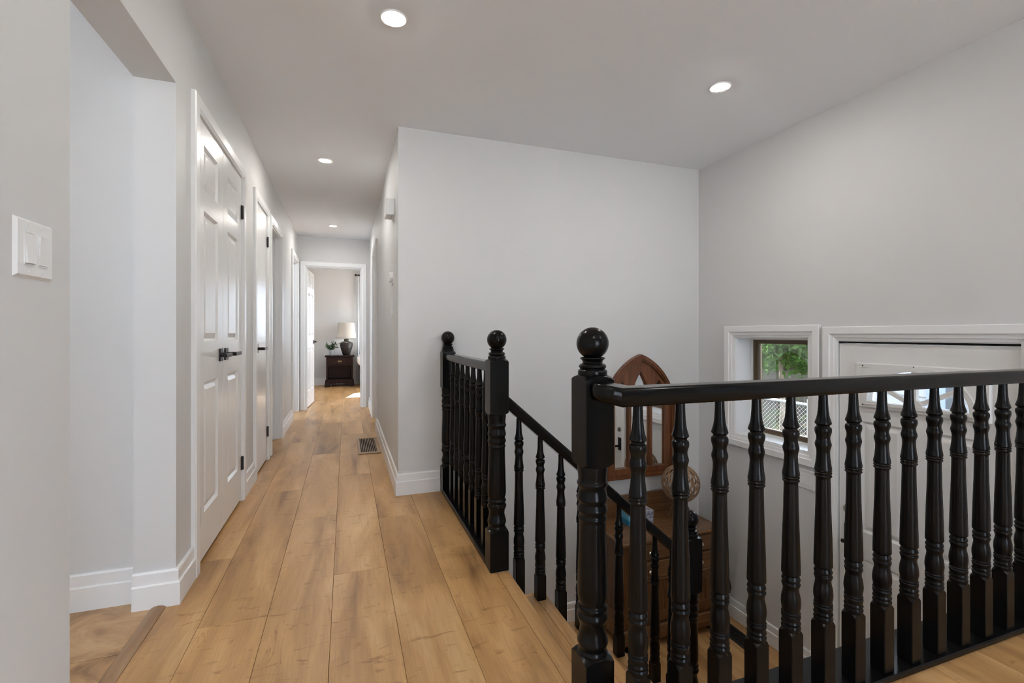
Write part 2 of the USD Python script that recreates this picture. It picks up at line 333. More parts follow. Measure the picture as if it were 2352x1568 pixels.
# give each its own number: trim_1, trim_2 ...
_trim = [0]
def trim(M, u0, u1, top, label, **k):
    _trim[0] += 1
    pts = [(u0, k.get('bottom', 0.), 0), (u0, top, 0), (u1, top, 0), (u1, k.get('bottom', 0.), 0)]
    m = sweep(pts, k.get('prof', CPROF), (0, 0, 1), closed=k.get('four', False))
    obj(f'trim_{_trim[0]}', put(m, M), TRIM, label=label, cat='casing', kind='structure')
trim(LEFTW(0), CL[0], CL[1], CL[2], 'white casing round the double closet door')
trim(LEFTW(0), LN[0], LN[1], LN[2], 'white casing round the narrow linen door')
trim(LEFTW(0), BA[0], BA[1], BA[2], 'white casing round the open bathroom doorway')
trim(LEFTW(0), SB[0], SB[1], SB[2], 'white casing round the side bedroom doorway')
trim(HALLR(0), -HR[1], -HR[0], HR[2], 'white casing round the doorway opposite the side bedroom')
trim(FACE(0, 0, YE), BED[0], BED[1], BED[2], 'white casing round the bedroom doorway at the hall end')
WPROF = [(-.004, 0), (-.004, .008), (.010, .010), (.013, .016), (.030, .019), (.036, .026), (.074, .026), (.078, .022), (.078, 0)]
trim(frame((XR, 0, 0), -Y, Z, -X), -FD[1], -FD[0], FD[3] + .012, 'wide white stepped casing round the front door', bottom=FOYER, prof=WPROF)
trim(frame((XR, 0, 0), -Y, Z, -X), -WN[1], -WN[0], WN[3], 'wide white stepped casing round the small entry window', bottom=WN[2], four=True, prof=WPROF)
def jamb(name, M, u0, u1, top, depth, label, bottom=0., t=.012):
    m = box(u0, u0 + t, bottom, top, -depth, 0) + box(u1 - t, u1, bottom, top, -depth, 0) + box(u0, u1, top - t, top, -depth, 0)
    stop = box(u0 + t, u0 + t + .010, bottom, top - t, -.072, -.040) + box(u1 - t - .010, u1 - t, bottom, top - t, -.072, -.040) + box(u0 + t, u1 - t, top - t - .010, top - t, -.072, -.040)
    _trim[0] += 1
    obj(f'trim_{_trim[0]}', put(m + stop, M), TRIM, label=label, cat='door jamb', kind='structure')
jamb('j', LEFTW(0), CL[0], CL[1], CL[2], .14, 'white jamb inside the closet opening', t=.006)
jamb('j', LEFTW(0), LN[0], LN[1], LN[2], .14, 'white jamb inside the linen door opening', t=.006)
jamb('j', LEFTW(0), BA[0], BA[1], BA[2], .14, 'white jamb inside the bathroom doorway')
jamb('j', LEFTW(0), SB[0], SB[1], SB[2], .14, 'white jamb inside the side bedroom doorway')
jamb('j', HALLR(0), -HR[1], -HR[0], HR[2], .12, 'white jamb inside the doorway opposite the side bedroom')
jamb('j', FACE(0, 0, YE), BED[0], BED[1], BED[2], .12, 'white jamb inside the bedroom doorway')

# ------------------------------------------------------------------ doors
def leaf(w, h, panels, t=.035):
    """a panelled slab: u 0..w, height 0..h, front at n = 0, back at -t; panels (u0, u1, w0, w1) on both faces"""
    m = cbox(0, w, 0, h, -t, 0, .0015)
    for a, b, c, d in panels:
        for sgn, n0 in ((-1, 0.), (1, -t)):
            rect = lambda i, n: [(a + i, c + i, n), (b - i, c + i, n), (b - i, d - i, n), (a + i, d - i, n)]
            m = m - hull(rect(-.002, n0 - sgn * .002) + rect(.012, n0 + sgn * .013))
            m = m + hull(rect(.015, n0 + sgn * .014) + rect(.018, n0 + sgn * .011) + rect(.040, n0 + sgn * .003))
    return m
def lever(M, sgn=1):
    """square rose and lever; M at the spindle on the door face"""
    rose = cbox(-.033, .033, -.033, .033, 0, .008, .002)
    neck = put(trimesh.creation.cylinder(radius=.011, height=.044, sections=20), frame((0, 0, .028), X, Y, Z))
    bar = cbox(min(0, sgn * .118) - .011, max(0, sgn * .118) + .011, -.010, .010, .044, .056, .003)
    return put(rose, M), put([tm(neck), tm(bar)], M)
def hinge(M):
    return put([trimesh.creation.cylinder(radius=.0075, height=.085, sections=14, transform=trimesh.transformations.rotation_matrix(PI / 2, [1, 0, 0])), tm(cbox(-.020, .020, -.042, .042, -.004, -.0005, .001))], M)
_door = [0]
def door(label, loc):
    _door[0] += 1
    return thing(f'door_{_door[0]}', label, 'door', loc, kind='structure')
PAN3 = [(1.745, 1.955), (1.03, 1.645), (.225, .84)]
def add_lever(d, M, sgn):
    r, b = lever(M, sgn); h = obj('handle', b, IRON, d, smooth=40, label='black lever handle'); obj('rose', r, IRON, h)
GAP = .012
for y0, y1, hy, my, sg, lab in ((CL[0] + .007, 2.9185, CL[0] + .004, 2.9185 - .055, -1, 'first leaf of the white double closet door, nearest the wide opening'),
                                (2.9215, CL[1] - .007, CL[1] - .004, 2.9215 + .055, 1, 'second leaf of the white double closet door, nearer the linen door')):
    d = door(lab, (XL, (y0 + y1) / 2, 0)); w = y1 - y0
    obj('leaf', put(leaf(w, 2.055 - .018, [(.105, w - .105, a - .018, b - .018) for a, b in PAN3]), LEFTW(y0, .018, XL + .004)), DOORP, d)
    for hz in (1.842, .243): obj('hinge', hinge(LEFTW(hy, hz, XL + .010)), IRON, d, smooth=40)
    add_lever(d, LEFTW(my, .955, XL + .004), sg)
w = LN[1] - LN[0] - .014
d = door('narrow flat white linen door with a black lever', (XL, 4.15, 0))
obj('leaf', put(leaf(w, 2.037, []), LEFTW(LN[0] + .007, .018, XL + .004)), DOORP, d)
for hz in (1.842, .243): obj('hinge', hinge(LEFTW(LN[1] - .004, hz, XL + .010)), IRON, d, smooth=40)
add_lever(d, LEFTW(LN[0] + .062, .955, XL + .004), 1)
# side bedroom: leaf standing open into the room, against the far jamb
SIX = lambda w: [(.10, w / 2 - .05, a, b) for a, b in PAN3] + [(w / 2 + .05, w - .10, a, b) for a, b in PAN3]
d = door('white panelled door standing open inside the side bedroom doorway', (-1.0, 7.0, 0))
obj('leaf', put(leaf(.66, 2.0, SIX(.66)), frame((-.70 - .66, 7.025, .02), X, Z, -Y)), DOORP, d)
# bedroom at the hall end: open leaf seen almost edge on
th = math.radians(4.0)
ud = np.array([math.sin(th), math.cos(th), 0]); nd = np.array([math.cos(th), -math.sin(th), 0])
hx, hy_ = BED[0] + .016, YE + .075
d = door('white six-panel bedroom door standing open at the hall end', (hx, hy_ + .37, 0))
MD = frame((hx + .0, hy_, .014), ud, Z, nd)
obj('leaf', put(leaf(.735, 1.985, SIX(.735)), MD), DOORP, d)
for hz in (1.77, .20): obj('hinge', put(cbox(-.030, .012, hz - .045, hz + .045, -.034, .006, .001), MD), IRON, d)
add_lever(d, MD @ frame((.675, .93, 0), -X, Y, Z) @ np.diag([1, 1, 1, 1.]) if False else MD @ frame((.675, .93, 0), X, Y, Z), -1)
d = door('white door closed in the hallway wall opposite the side bedroom', (.4, 5.8, 0))
obj('leaf', put(leaf(HR[1] - HR[0] - .03, 2.02, SIX(HR[1] - HR[0] - .03)), HALLR(HR[1] - .015, .015, .325 + .075)), DOORP, d)

# front door
d = door('white front door with a half-round fan light and black lockset', (XR, (FD[0] + FD[1]) / 2, FOYER))
_front = d
FW, FH = FD[1] - FD[0] - .006, 2.060
FDM = frame((XR + .012, FD[1] - .003, FD[2]), -Y, Z, -X)     # u from the hinge-free edge (large y) to small y
fu = lambda y: FD[1] - .003 - y
fz = lambda z: z - FD[2]
lc, lr, lz, lh = fu(1.588), .238, fz(.688), .185     # fan light: centre, half width, base, rise
slab = leaf(FW, FH, [(fu(1.865), fu(1.64), fz(-.07), fz(.565)), (fu(1.53), fu(1.305), fz(-.07), fz(.565)),
                     (fu(1.865), fu(1.64), fz(-.90), fz(-.225)), (fu(1.53), fu(1.305), fz(-.90), fz(-.225))], .044)
arc = lambda k, n=28: [(lc + (lr + k) * math.cos(a), lz + (lh + k) * math.sin(a)) for a in np.linspace(0, PI, n)]
fan_cut = m3.CrossSection([arc(-.006)]).extrude(.2).translate([0, 0, -.1])
obj('leaf', put(slab - fan_cut, FDM), DOORP, d)
fr = cbox(fu(1.888), fu(1.282), fz(.648), fz(.902), -.004, .016, .006)
fr = fr - m3.CrossSection([arc(-.006)]).extrude(.2).translate([0, 0, -.1])
ring = m3.CrossSection([arc(.018) + [(lc - lr - .018, lz - .018), (lc + lr + .018, lz - .018)][::1]]).extrude(.024) - m3.CrossSection([arc(-.006)]).extrude(.2).translate([0, 0, -.1])
for a, b in ((fu(1.865), fu(1.80)), (fu(1.37), fu(1.305))):
    fr = fr - hull([(a, fz(.875), .016 + 1e-3), (b if a < .3 else a, fz(.875), .017), (a if a < .3 else b, fz(.80), .017), (b, fz(.875), .017), (a, fz(.875), .012), ((a + b) / 2, fz(.872), .012), ((a if a < .3 else b), fz(.81), .012)])
lf = obj('fan_light_frame', put(fr + ring, FDM), DOORP, d)
hubc = [(lc + .040 * math.cos(a), lz - .004 + .040 * math.sin(a)) for a in np.linspace(0, PI, 16)]
mull = m3.CrossSection([hubc]).extrude(.022)
for ang in (35, 90, 145):
    a = math.radians(ang); e = (lr * math.cos(a), lh * math.sin(a)); L = math.hypot(*e); q = math.atan2(e[1], e[0])
    mull = mull + box(0, L, -.011, .011, 0, .020).rotate([0, 0, math.degrees(q)]).translate([lc, lz, 0])
obj('muntin', put(mull, FDM), DOORP, lf)
obj('pane', put(m3.CrossSection([arc(-.002)]).extrude(.006).translate([0, 0, -.025]), FDM), GLASS, lf)
for yy, zz in ((1.845, .885), (1.59, .892), (1.33, .885), (1.845, .664), (1.585, .660), (1.32, .70), (1.325, .664)):
    obj('screw', put(trimesh.creation.cylinder(radius=.0035, height=.003, sections=10), FDM @ frame((fu(yy), fz(zz), .0165), X, Y, Z)), IRON, d)
obj('weatherstrip', put(box(-.006, FW + .006, FH + .001, FH + .012, -.060, -.004), FDM), plain('black_rubber', (.004, .004, .004), .8), d)
hm = FDM @ frame((fu(1.930), fz(-.115), 0), X, Y, Z)
hd = obj('handle', put([tm(cbox(-.028, .028, -.075, .060, 0, .010, .003)), trimesh.creation.cylinder(radius=.011, height=.05, sections=16, transform=trimesh.transformations.translation_matrix((0, -.03, .03))),
                        tm(cbox(-.012, .105, -.041, -.019, .046, .060, .004))], hm), IRON, d, smooth=40, label='black lever handle on a long plate')
obj('deadbolt', put([trimesh.creation.cylinder(radius=.028, height=.014, sections=28, transform=trimesh.transformations.translation_matrix((0, 0, .007))), tm(cbox(-.006, .006, -.020, .020, .012, .030, .002))],
                    FDM @ frame((fu(1.930), fz(.035), 0), X, Y, Z)), CHROME, d, smooth=40, label='round metal deadbolt')
_trim[0] += 1
jm = box(-.012, 0, 0, FD[3] - FOYER + .014, -.2, .0) + box(FD[1] - FD[0], FD[1] - FD[0] + .012, 0, FD[3] - FOYER + .014, -.2, 0) + box(-.012, FD[1] - FD[0] + .012, FD[3] - FOYER + .0015, FD[3] - FOYER + .014, -.2, 0)
obj(f'trim_{_trim[0]}', put(jm, frame((XR, FD[1], FOYER), -Y, Z, -X)), TRIM, label='white jamb of the front door', cat='door jamb', kind='structure')
obj('door_sill', cbox(XR - .02, XRB, FD[0], FD[1], FOYER, FD[2] - .004, .004), plain('grey_aluminium', (.35, .36, .37), .4, .8), label='grey metal sill under the front door', cat='sill', kind='structure')

# ------------------------------------------------------------------ entry window
wd = thing('window_1', 'small deep-set entry window with a bronze sash beside the front door', 'window', (XR, 2.48, .31), kind='structure')
t = .012
xs = XR + .163
obj('reveal', box(XR - .002, xs + .07, WN[0], WN[0] + t, WN[2], WN[3]) + box(XR - .002, xs + .07, WN[1] - t, WN[1], WN[2], WN[3]) + box(XR - .002, xs + .07, WN[0], WN[1], WN[3] - t, WN[3]) + box(XR - .002, xs + .07, WN[0], WN[1], WN[2], WN[2] + t), TRIM, wd)
def rectframe(x0, x1, y0, y1, z0, z1, w): return box(x0, x1, y0, y1, z0, z1) - box(x0 - 1, x1 + 1, y0 + w, y1 - w, z0 + w, z1 - w)
obj('stop', rectframe(xs - .02, xs, WN[0] + t, WN[1] - t, WN[2] + t, WN[3] - t, .012), TRIM, wd)
sash = obj('sash', rectframe(xs, xs + .03, WN[0] + t, WN[1] - t, WN[2] + t, WN[3] - t, .020) + rectframe(xs + .02, xs + .055, WN[0] + t + .014, WN[1] - t - .014, WN[2] + t + .014, WN[3] - t - .014, .028), BRONZE, wd, label='bronze metal sash')
obj('pane', box(xs + .036, xs + .040, WN[0] + .03, WN[1] - .03, WN[2] + .03, WN[3] - .03), GLASS, sash)
# picture window behind the camera
wb = thing('window_2', 'wide white picture window of the living room', 'window', (1.3, BACK, .35), kind='structure')
fy = lambda z0, z1, x0, x1, w: box(x0, x1, BACK - .10, BACK - .04, z0, z1) - box(x0 + w, x1 - w, BACK - 1, BACK + 1, z0 + w, z1 - w)
obj('frame', fy(BW[2], BW[3], BW[0], BW[1], .05) + box(.97, 1.03, BACK - .10, BACK - .04, BW[2] + .04, BW[3] - .04), TRIM, wb)
for a, b in ((BW[0] + .05, .97), (1.03, BW[1] - .05)): obj('pane', box(a, b, BACK - .072, BACK - .068, BW[2] + .05, BW[3] - .05), GLASS, wb)
wk = thing('window_5', 'white kitchen window, out of sight', 'window', (-2.0, -.65, .9), kind='structure')
obj('frame', box(-2.5, -1.5, -.68, -.62, .95, 2.05) - box(-2.45, -2.03, -1, 0, 1.0, 2.0) - box(-1.97, -1.55, -1, 0, 1.0, 2.0), TRIM, wk)
for a, b in ((-2.46, -2.02), (-1.98, -1.54)): obj('pane', box(a, b, -.652, -.648, .99, 2.01), GLASS, wk)
ws = thing('window_4', 'wide white side window of the living room', 'window', (XR, -1.8, .3), kind='structure')
obj('frame', box(XR + .1, XR + .16, SW[0], SW[1], SW[2], SW[3]) - box(XR, XRB, SW[0] + .05, (SW[0] + SW[1]) / 2 - .03, SW[2] + .05, SW[3] - .05) - box(XR, XRB, (SW[0] + SW[1]) / 2 + .03, SW[1] - .05, SW[2] + .05, SW[3] - .05), TRIM, ws)
obj('pane', box(XR + .128, XR + .132, SW[0] + .04, SW[1] - .04, SW[2] + .04, SW[3] - .04), GLASS, ws)
wz = thing('window_3', 'white bedroom window half covered by the curtain', 'window', (1, YB, .9), kind='structure')
obj('frame', (box(BDW[0], BDW[1], YB + .06, YB + .12, BDW[2], BDW[3]) - box(BDW[0] + .05, BDW[1] - .05, YB, YB + 1, BDW[2] + .05, BDW[3] - .05)), TRIM, wz)
obj('pane', box(BDW[0] + .04, BDW[1] - .04, YB + .088, YB + .092, BDW[2] + .04, BDW[3] - .04), GLASS, wz)

# ------------------------------------------------------------------ recessed lights
def downlight(x, y, label, group=None, z=CEIL):
    t = thing('recessed_light', label, 'ceiling light', (x, y, z), group)
    ringm = m3.Manifold.cylinder(.006, .054, .058, 48).translate([x, y, z - .006]) - m3.Manifold.cylinder(.03, .041, .041, 48).translate([x, y, z - .015])
    obj('trim_ring', ringm, PLASTIC, t, smooth=40)
    obj('lens', lathe([(.0001, -.0105), (.015, -.0102), (.028, -.0090), (.036, -.0072), (.0405, -.0045), (.0405, -.002)], 40, (x, y, z)), LENS, t, smooth=40)
downlight(.195, 2.087, 'lit round recessed light over the hallway mouth, largest of those in view')
downlight(1.96, 2.061, 'lit round recessed light over the stairwell')
downlight(-.156, 3.979, 'lit round recessed light over the hallway by the closet')
downlight(-.156, 6.343, 'lit round recessed light near the far end of the hallway')
downlight(.195, -.3, 'lit round recessed light above the camera by the hallway')
downlight(1.96, -.3, 'lit round recessed light above the landing')
downlight(-1.5, .5, 'lit round recessed light in the kitchen ceiling near the hallway')
downlight(-2.4, .8, 'lit round recessed light deeper in the kitchen ceiling')

# ------------------------------------------------------------------ stairs
NR, RISE, RUN, SX = 6, 1.09 / 6, .2145, .691
SY0, SY1 = 1.102, 2.09
st = thing('staircase', 'oak stairs leading down from the hallway to the front door', 'stairs', (SX, 1.6, FOYER))
nosep = lambda x, z: [(x - .0575, z - .016), (x - .0575, z), (x - .004, z), (x, z - .004), (x, z - .022), (x - .004, z - .026), (x - .016, z - .026), (x - .016, z - .016)]
def nosing(x, z, y0, y1):
    pr = nosep(x, z); return m3.CrossSection([pr], m3.FillRule.NonZero).extrude(y1 - y0).rotate([90, 0, 0]).translate([0, y1, 0])
NOTCH = box(1.733 - .0447, 1.733 + .0447, 2.035 - .0447, 2.3, FOYER - .01, .5)
for i in range(NR):
    x, z = SX + i * RUN, -i * RISE
    obj('nosing', nosing(x, z, SY0, SY1 if i else 1.988) - NOTCH, OAK, st)
    obj('riser', box(x - .040, x - .022, SY0, SY1 if i else 1.988, z - RISE, z - .026) - NOTCH, OAK, st)
    if i: obj('tread', cbox(x - RUN - .022, x - .0585, SY0, SY1, z - .016, z, .001) - NOTCH, OAK, st)
# solid core and skirt of the stairs
core = m3.Manifold.cube([.001, .001, .001])
pts = [(.62, FOYER)] + [p for i in range(NR) for p in ((SX + i * RUN - .041, -i * RISE - .027 if i == 0 else -i * RISE - .017), (SX + i * RUN - .041, -(i + 1) * RISE - .017))]
pts[1] = (SX - .041, -.03); pts.insert(1, (.62, -.03))
pts = [p for p in pts if p[1] >= FOYER - .02]; pts[-1] = (pts[-1][0], FOYER)
cs3 = m3.CrossSection([pts], m3.FillRule.NonZero)
obj('carcass', cs3.extrude(SY1 - SY0 - .030).rotate([90, 0, 0]).translate([0, SY1 - .015, 0]) - NOTCH, plain('stair_carcass', (.05, .03, .015), .8), st)
for ya, yb in ((SY0 - .001, SY0 + .012), (SY1 - .013, SY1 - .001)): obj('stringer', cs3.extrude(yb - ya).rotate([90, 0, 0]).translate([0, yb, 0]) - NOTCH, TRIM, st, label='white painted stair side')

# ------------------------------------------------------------------ railings
BAL = [(.0235, .222), (.0235, .226), (.0250, .234), (.0222, .240), (.0250, .246), (.0235, .250), (.0225, .2535), (.0235, .257), (.0248, .266), (.0222, .270), (.0248, .274), (.0228, .2775), (.0252, .300), (.0240, .318), (.0202, .340),
       (.0225, .350), (.0241, .3555), (.0214, .3615), (.0241, .368), (.0205, .379), (.0243, .3845), (.0242, .400), (.0182, .640), (.0195, .644), (.0226, .648), (.0200, .652), (.0226, .6565), (.0205, .660), (.0225, .664), (.0195, .685), (.0172, .716), (.0178, .724), (.0213, .740),
       (.0178, .755), (.0176, .761), (.0219, .779), (.0210, .788), (.0165, .7925), (.0170, .796), (.0216, .801), (.0200, .808), (.0172, .817), (.0150, .828), (.0132, .848), (.0118, .888)]
NEW = [(.036, .150), (.041, .176), (.0412, .186), (.0375, .196), (.0385, .200), (.0428, .214), (.0400, .228), (.0353, .251), (.0375, .268), (.0435, .284), (.0400, .295), (.0385, .298), (.0425, .310), (.0375, .320), (.0400, .330), (.0420, .350), (.0410, .400),
       (.0372, .545), (.0385, .551), (.0400, .556), (.0375, .5645), (.0378, .567), (.0423, .579), (.0385, .592), (.0375, .596), (.0423, .609), (.0400, .622), (.0375, .636), (.0400, .643), (.0435, .652), (.0400, .660), (.0400, .668), (.0418, .690), (.0418, .72)]
FIN = [(.034, .940), (.0406, .955), (.0406, .963), (.0345, .969), (.0382, .974), (.0370, .979), (.0273, .986), (.0300, .993), (.0348, .9975), (.0300, 1.0015)]
HB = .0437
def squarepost(x, y, z0, z1, h, top=True, bot=False, dome=.012):
    """square block with the turner's scalloped shoulders: each face ends in a low arch"""
    m = cbox(x - h, x + h, y - h, y + h, z0, z1, .002)
    R = h * 1.36
    if top:
        c = m3.Manifold.revolve(m3.CrossSection([[(0, z0 - .1), (h * 1.55, z0 - .1), (h * 1.55, z1 - dome - .012), (h * 1.40, z1 - dome), (h * 1.2, z1 - dome * .45), (h * .95, z1), (0, z1 + .001)]]), 72).translate([x, y, 0])
        m = m ^ c
    if bot:
        c = m3.Manifold.revolve(m3.CrossSection([[(0, z0 - .001), (h * .95, z0), (h * 1.2, z0 + dome * .45), (h * 1.40, z0 + dome), (h * 1.55, z0 + dome + .012), (h * 1.55, z1 + .1), (0, z1 + .1)]]), 72).translate([x, y, 0])
        m = m ^ c
    return m
def newel(parent, x, y, base, dz=0., extra=0.):
    """turned newel post with square blocks; dz lifts it, extra lengthens the upper block downwards"""
    parts = [squarepost(x, y, base, .182 + dz - extra, HB, True, False)]
    t = [(r, z + dz - extra) for r, z in smoothprof(NEW, 4)]
    parts += [lathe(t, 40, (x, y, 0)), squarepost(x, y, .700 + dz - extra, .951 + dz, HB, True, True)]
    parts += [lathe([(r, z + dz) for r, z in smoothprof(FIN, 4)], 40, (x, y, 0))]
    p = obj('newel_post', parts, BLACK, parent, smooth=35)
    ball = trimesh.creation.icosphere(4, .0445); ball.apply_translation((x, y, 1.0395 + dz))
    obj('ball_finial', ball, BLACK, p, smooth=True)
HS = .0222
def baluster(parent, x, y, base, sq, top):
    """base = foot of the square block, sq = its top, top = underside of the rail"""
    k = (top + .001 - sq) / (.888 - .222)
    t = [(r, sq + (z - .222) * k) for r, z in smoothprof(BAL, 3)] + [(.0118, top + .013)]
    obj('baluster', [squarepost(x, y, base, sq + .004, HS, True, False, .013), lathe(t, 28, (x, y, 0))], BLACK, parent, smooth=35)
RPH = [(.023, 0), (.027, .004), (.0295, .012), (.031, .022), (.0312, .031), (.0303, .038), (.0282, .0430), (.0250, .0458), (.0220, .0465)]
RP = RPH + [(-a, b) for a, b in RPH[::-1]]
RB = .889
NX = .648
# short railing along the hallway
r1 = thing('railing', 'black railing running along the hallway edge to the far wall', 'railing', (NX, 2.6, 0))
newel(r1, NX, 3.120, .0)
newel(r1, NX, 2.0325, .0)
obj('handrail', sweep([(NX, 2.075, RB), (NX, 3.077, RB)], RP, Z), RAILM, r1, smooth=35)
obj('base_plate', cbox(.604, .690, 2.077, 3.076, 0, .030, .004), BLACK, r1)
for i in range(7): baluster(r1, NX, 2.077 + .125 * (i + 1), .030, .226, RB)
# railing down the far side of the stairs
r2 = thing('railing', 'black sloping stair railing down to the entry newel post', 'railing', (1.2, 2.03, FOYER))
DX, DY = 1.733, 2.035
newel(r2, DX, DY, FOYER, -.960, .045)
slope = -.875
zr = lambda x: .744 + slope * (x - .704)        # centre line of the sloping rail
nrm = 1 / math.hypot(1, slope)
upv = np.array([-slope * nrm, 0, nrm])
rp2 = [(a, b - .0233) for a, b in RP]
tv = np.array([nrm, 0, slope * nrm]); o_ = np.array([.62, 2.033, zr(.62)])
hr = m3.CrossSection([rp2], m3.FillRule.NonZero).extrude(1.7).transform(np.column_stack([Y, upv, tv, o_]))
hr = hr - box(.3, .6925, 1.9, 2.2, -2, 2) - box(DX - HB - .0006, 3, 1.9, 2.2, -2, 2)
obj('handrail', hr, RAILM, r2, smooth=35)
for i in range(9):
    x = .756 + i * .1072; step = 1 + int((x - SX + .000) // RUN)
    base = -RISE * step + .0006
    und = zr(x) - .0233 / nrm
    baluster(r2, x, 2.033, base, und - .640, und - .008)
# guard railing in front of the camera
r3 = thing('railing', 'large black guard railing with turned balusters beside the camera', 'railing', (1.6, 1.0, 0))
newel(r3, NX, 1.1535, .0)
GY = .990
obj('handrail', sweep([(NX, 1.112, RB), (NX, GY, RB), (XR - .002, GY, RB)], RP, Z), RAILM, r3, smooth=35)
obj('base_plate', cbox(.606, XR - .001, .955, 1.1085, 0, .020, .004), BLACK, r3)
for i in range(16): baluster(r3, .684 + i * .1280, GY, .020, .222, RB)

# ------------------------------------------------------------------ wall devices
def switchplate(M, gangs, label, w=None, h=.124, cat='light switch'):
    w = w or .070 + .046 * (gangs - 1)
    t = thing('light_switch', label, cat, tuple(M[:3, 3]))
    obj('plate', put(hull([(sx * (w / 2), s2 * h / 2, 0) for sx in (-1, 1) for s2 in (-1, 1)] + [(sx * (w / 2 - .006), s2 * (h / 2 - .006), .006) for sx in (-1, 1) for s2 in (-1, 1)]), M), PLASTIC, t)
    for g in range(gangs):
        u = (g - (gangs - 1) / 2) * .046
        bez = box(u - .0175, u + .0175, -.0345, .0345, .005, .0075) - box(u - .0155, u + .0155, -.0325, .0325, 0, .02)
        obj('bezel', put(bez, M), PLASTIC, t)
        up = 1 if g == 0 else -1
        obj('rocker', put(hull([(u + sx * .0148, s2 * .0318, .004) for sx in (-1, 1) for s2 in (-1, 1)] + [(u + sx * .0145, -.031, .0125 if up > 0 else .0085) for sx in (-1, 1)] + [(u + sx * .0145, .031, .0065 if up > 0 else .0105) for sx in (-1, 1)]), M), PLASTIC, t)
        for s2 in (-1, 1): obj('screw', put(trimesh.creation.cylinder(radius=.0027, height=.002, sections=10), M @ frame((u, s2 * .049, .0066), X, Y, Z)), PLASTIC, t)
switchplate(LEFTW(1.290, 1.245), 2, 'white double rocker light switch on the wall before the wide opening', .130)
switchplate(HALLR(3.545, 1.250), 1, 'white single light switch on the hallway wall under the thermostat')
switchplate(frame((XR, 2.198, .1325), -Y, Z, -X), 2, 'white double rocker light switch beside the front door', .122)
t = thing('thermostat', 'small white thermostat on the hallway wall above a light switch', 'thermostat', (.325, 3.54, 1.48))
obj('body', put(m3.Manifold.cylinder(.026, .040, .037, 40), HALLR(3.55, 1.484)), PLASTIC, t, smooth=40)
obj('wall_plate', put(cbox(-.030, .030, -.047, -.020, 0, .010, .002), HALLR(3.535, 1.474)), PLASTIC, t)
t = thing('door_chime', 'white box door chime high on the hallway wall corner', 'door chime', (.325, 3.5, 1.97))
cb = cbox(-.0825, .0825, -.057, .057, 0, .058, .004)
for k in range(4): cb = cb - box(-.06, .06, -.07, -.052, .012 + k * .011, .016 + k * .011)
obj('housing', put(cb, HALLR(3.503, 1.973)), PLASTIC, t)
obj('back_plate', put(cbox(-.090, .090, -.060, .060, -.0, .006, .001), HALLR(3.503, 1.973)), PLASTIC, t)
# floor vent with wooden slats
v = thing('floor_vent', 'wood framed slatted vent set into the hallway planks', 'floor vent', (.195, 4.66, 0))
VW = wood('vent_wood', (.30, .18, .09), (.42, .27, .15), (60, 3, 60))
vx0, vx1, vy0, vy1 = .100, .297, 4.335, 4.985
obj('frame', cbox(vx0, vx1, vy0, vy1, .0005, .009, .004) - box(.126, .266, 4.385, 4.965, -1, 1), VW, v)
obj('duct', box(.126, .266, 4.385, 4.965, .0005, .001), plain('vent_dark', (.01, .008, .006), .9), v)
for k in range(9): obj('slat', cbox(.126 + .0152 * (k + .55), .126 + .0152 * (k + .55) + .0055, 4.385, 4.965, .001, .007, .001), VW, v)
rg = thing('floor_register', 'black metal register in the entry floor before the washstand', 'floor vent', (2.62, 2.62, FOYER))
obj('frame', cbox(2.562, 2.692, 2.45, 2.78, FOYER + .0005, FOYER + .006, .002) - box(2.580, 2.674, 2.47, 2.76, FOYER - 1, FOYER + 1), IRON, rg)
obj('duct', box(2.580, 2.674, 2.47, 2.76, FOYER + .0004, FOYER + .001), plain('register_dark', (.004, .004, .004), .9), rg)
for k in range(12): obj('louvre', rot(cbox(2.580, 2.674, 2.478 + k * .0242, 2.478 + k * .0242 + .012, FOYER + .002, FOYER + .0045, .0008), .3, X, (2.6, 2.484 + k * .0242, FOYER + .004)), IRON, rg)

# ------------------------------------------------------------------ washstand and the things on it
dx0, dx1, dy0, dy1 = 1.765, 2.570, 2.712, 3.135
DT = -.344
ds = thing('washstand', 'dark brown wooden washstand against the tall wall at the stair foot', 'cabinet', ((dx0 + dx1) / 2, 2.93, FOYER))
obj('top', cbox(dx0 - .022, dx1 + .022, dy0 - .022, dy1, DT - .024, DT, .006), WALNUTX, ds)
body = cbox(dx0, dx1, dy0 + .018, dy1, FOYER + .05, DT - .024, .003)
body = body - cbox(dx0 - .01, dx0 + .008, dy0 + .09, dy1 - .07, FOYER + .22, DT - .10, .002)
obj('case', body, WALNUT, ds)
for a, b in ((dx0, dx0 + .05), (dx1 - .05, dx1)): obj('stile', cbox(a, b, dy0, dy0 + .018, FOYER + .0, DT - .024, .002), WALNUT, ds)
for k, (z0, z1) in enumerate(((-.492, -.380), (-.622, -.508))):
    dr = obj('drawer', cbox(dx0 + .054, dx1 - .054, dy0 + .000, dy0 + .018, z0, z1, .004), WALNUTX, ds)
    for kx in (1.962, 2.400):
        obj('knob', rot(lathe([(.006, 0), (.006, .010), (.011, .014), (.013, .021), (.009, .027)], 16), PI / 2, X).apply_translation((kx, dy0 - .0, (z0 + z1) / 2)), CHROME, dr, smooth=40, label='small pale glass knob')
obj('rail', cbox(dx0 + .05, dx1 - .05, dy0 + .002, dy0 + .018, -.645, -.626, .002), WALNUTX, ds)
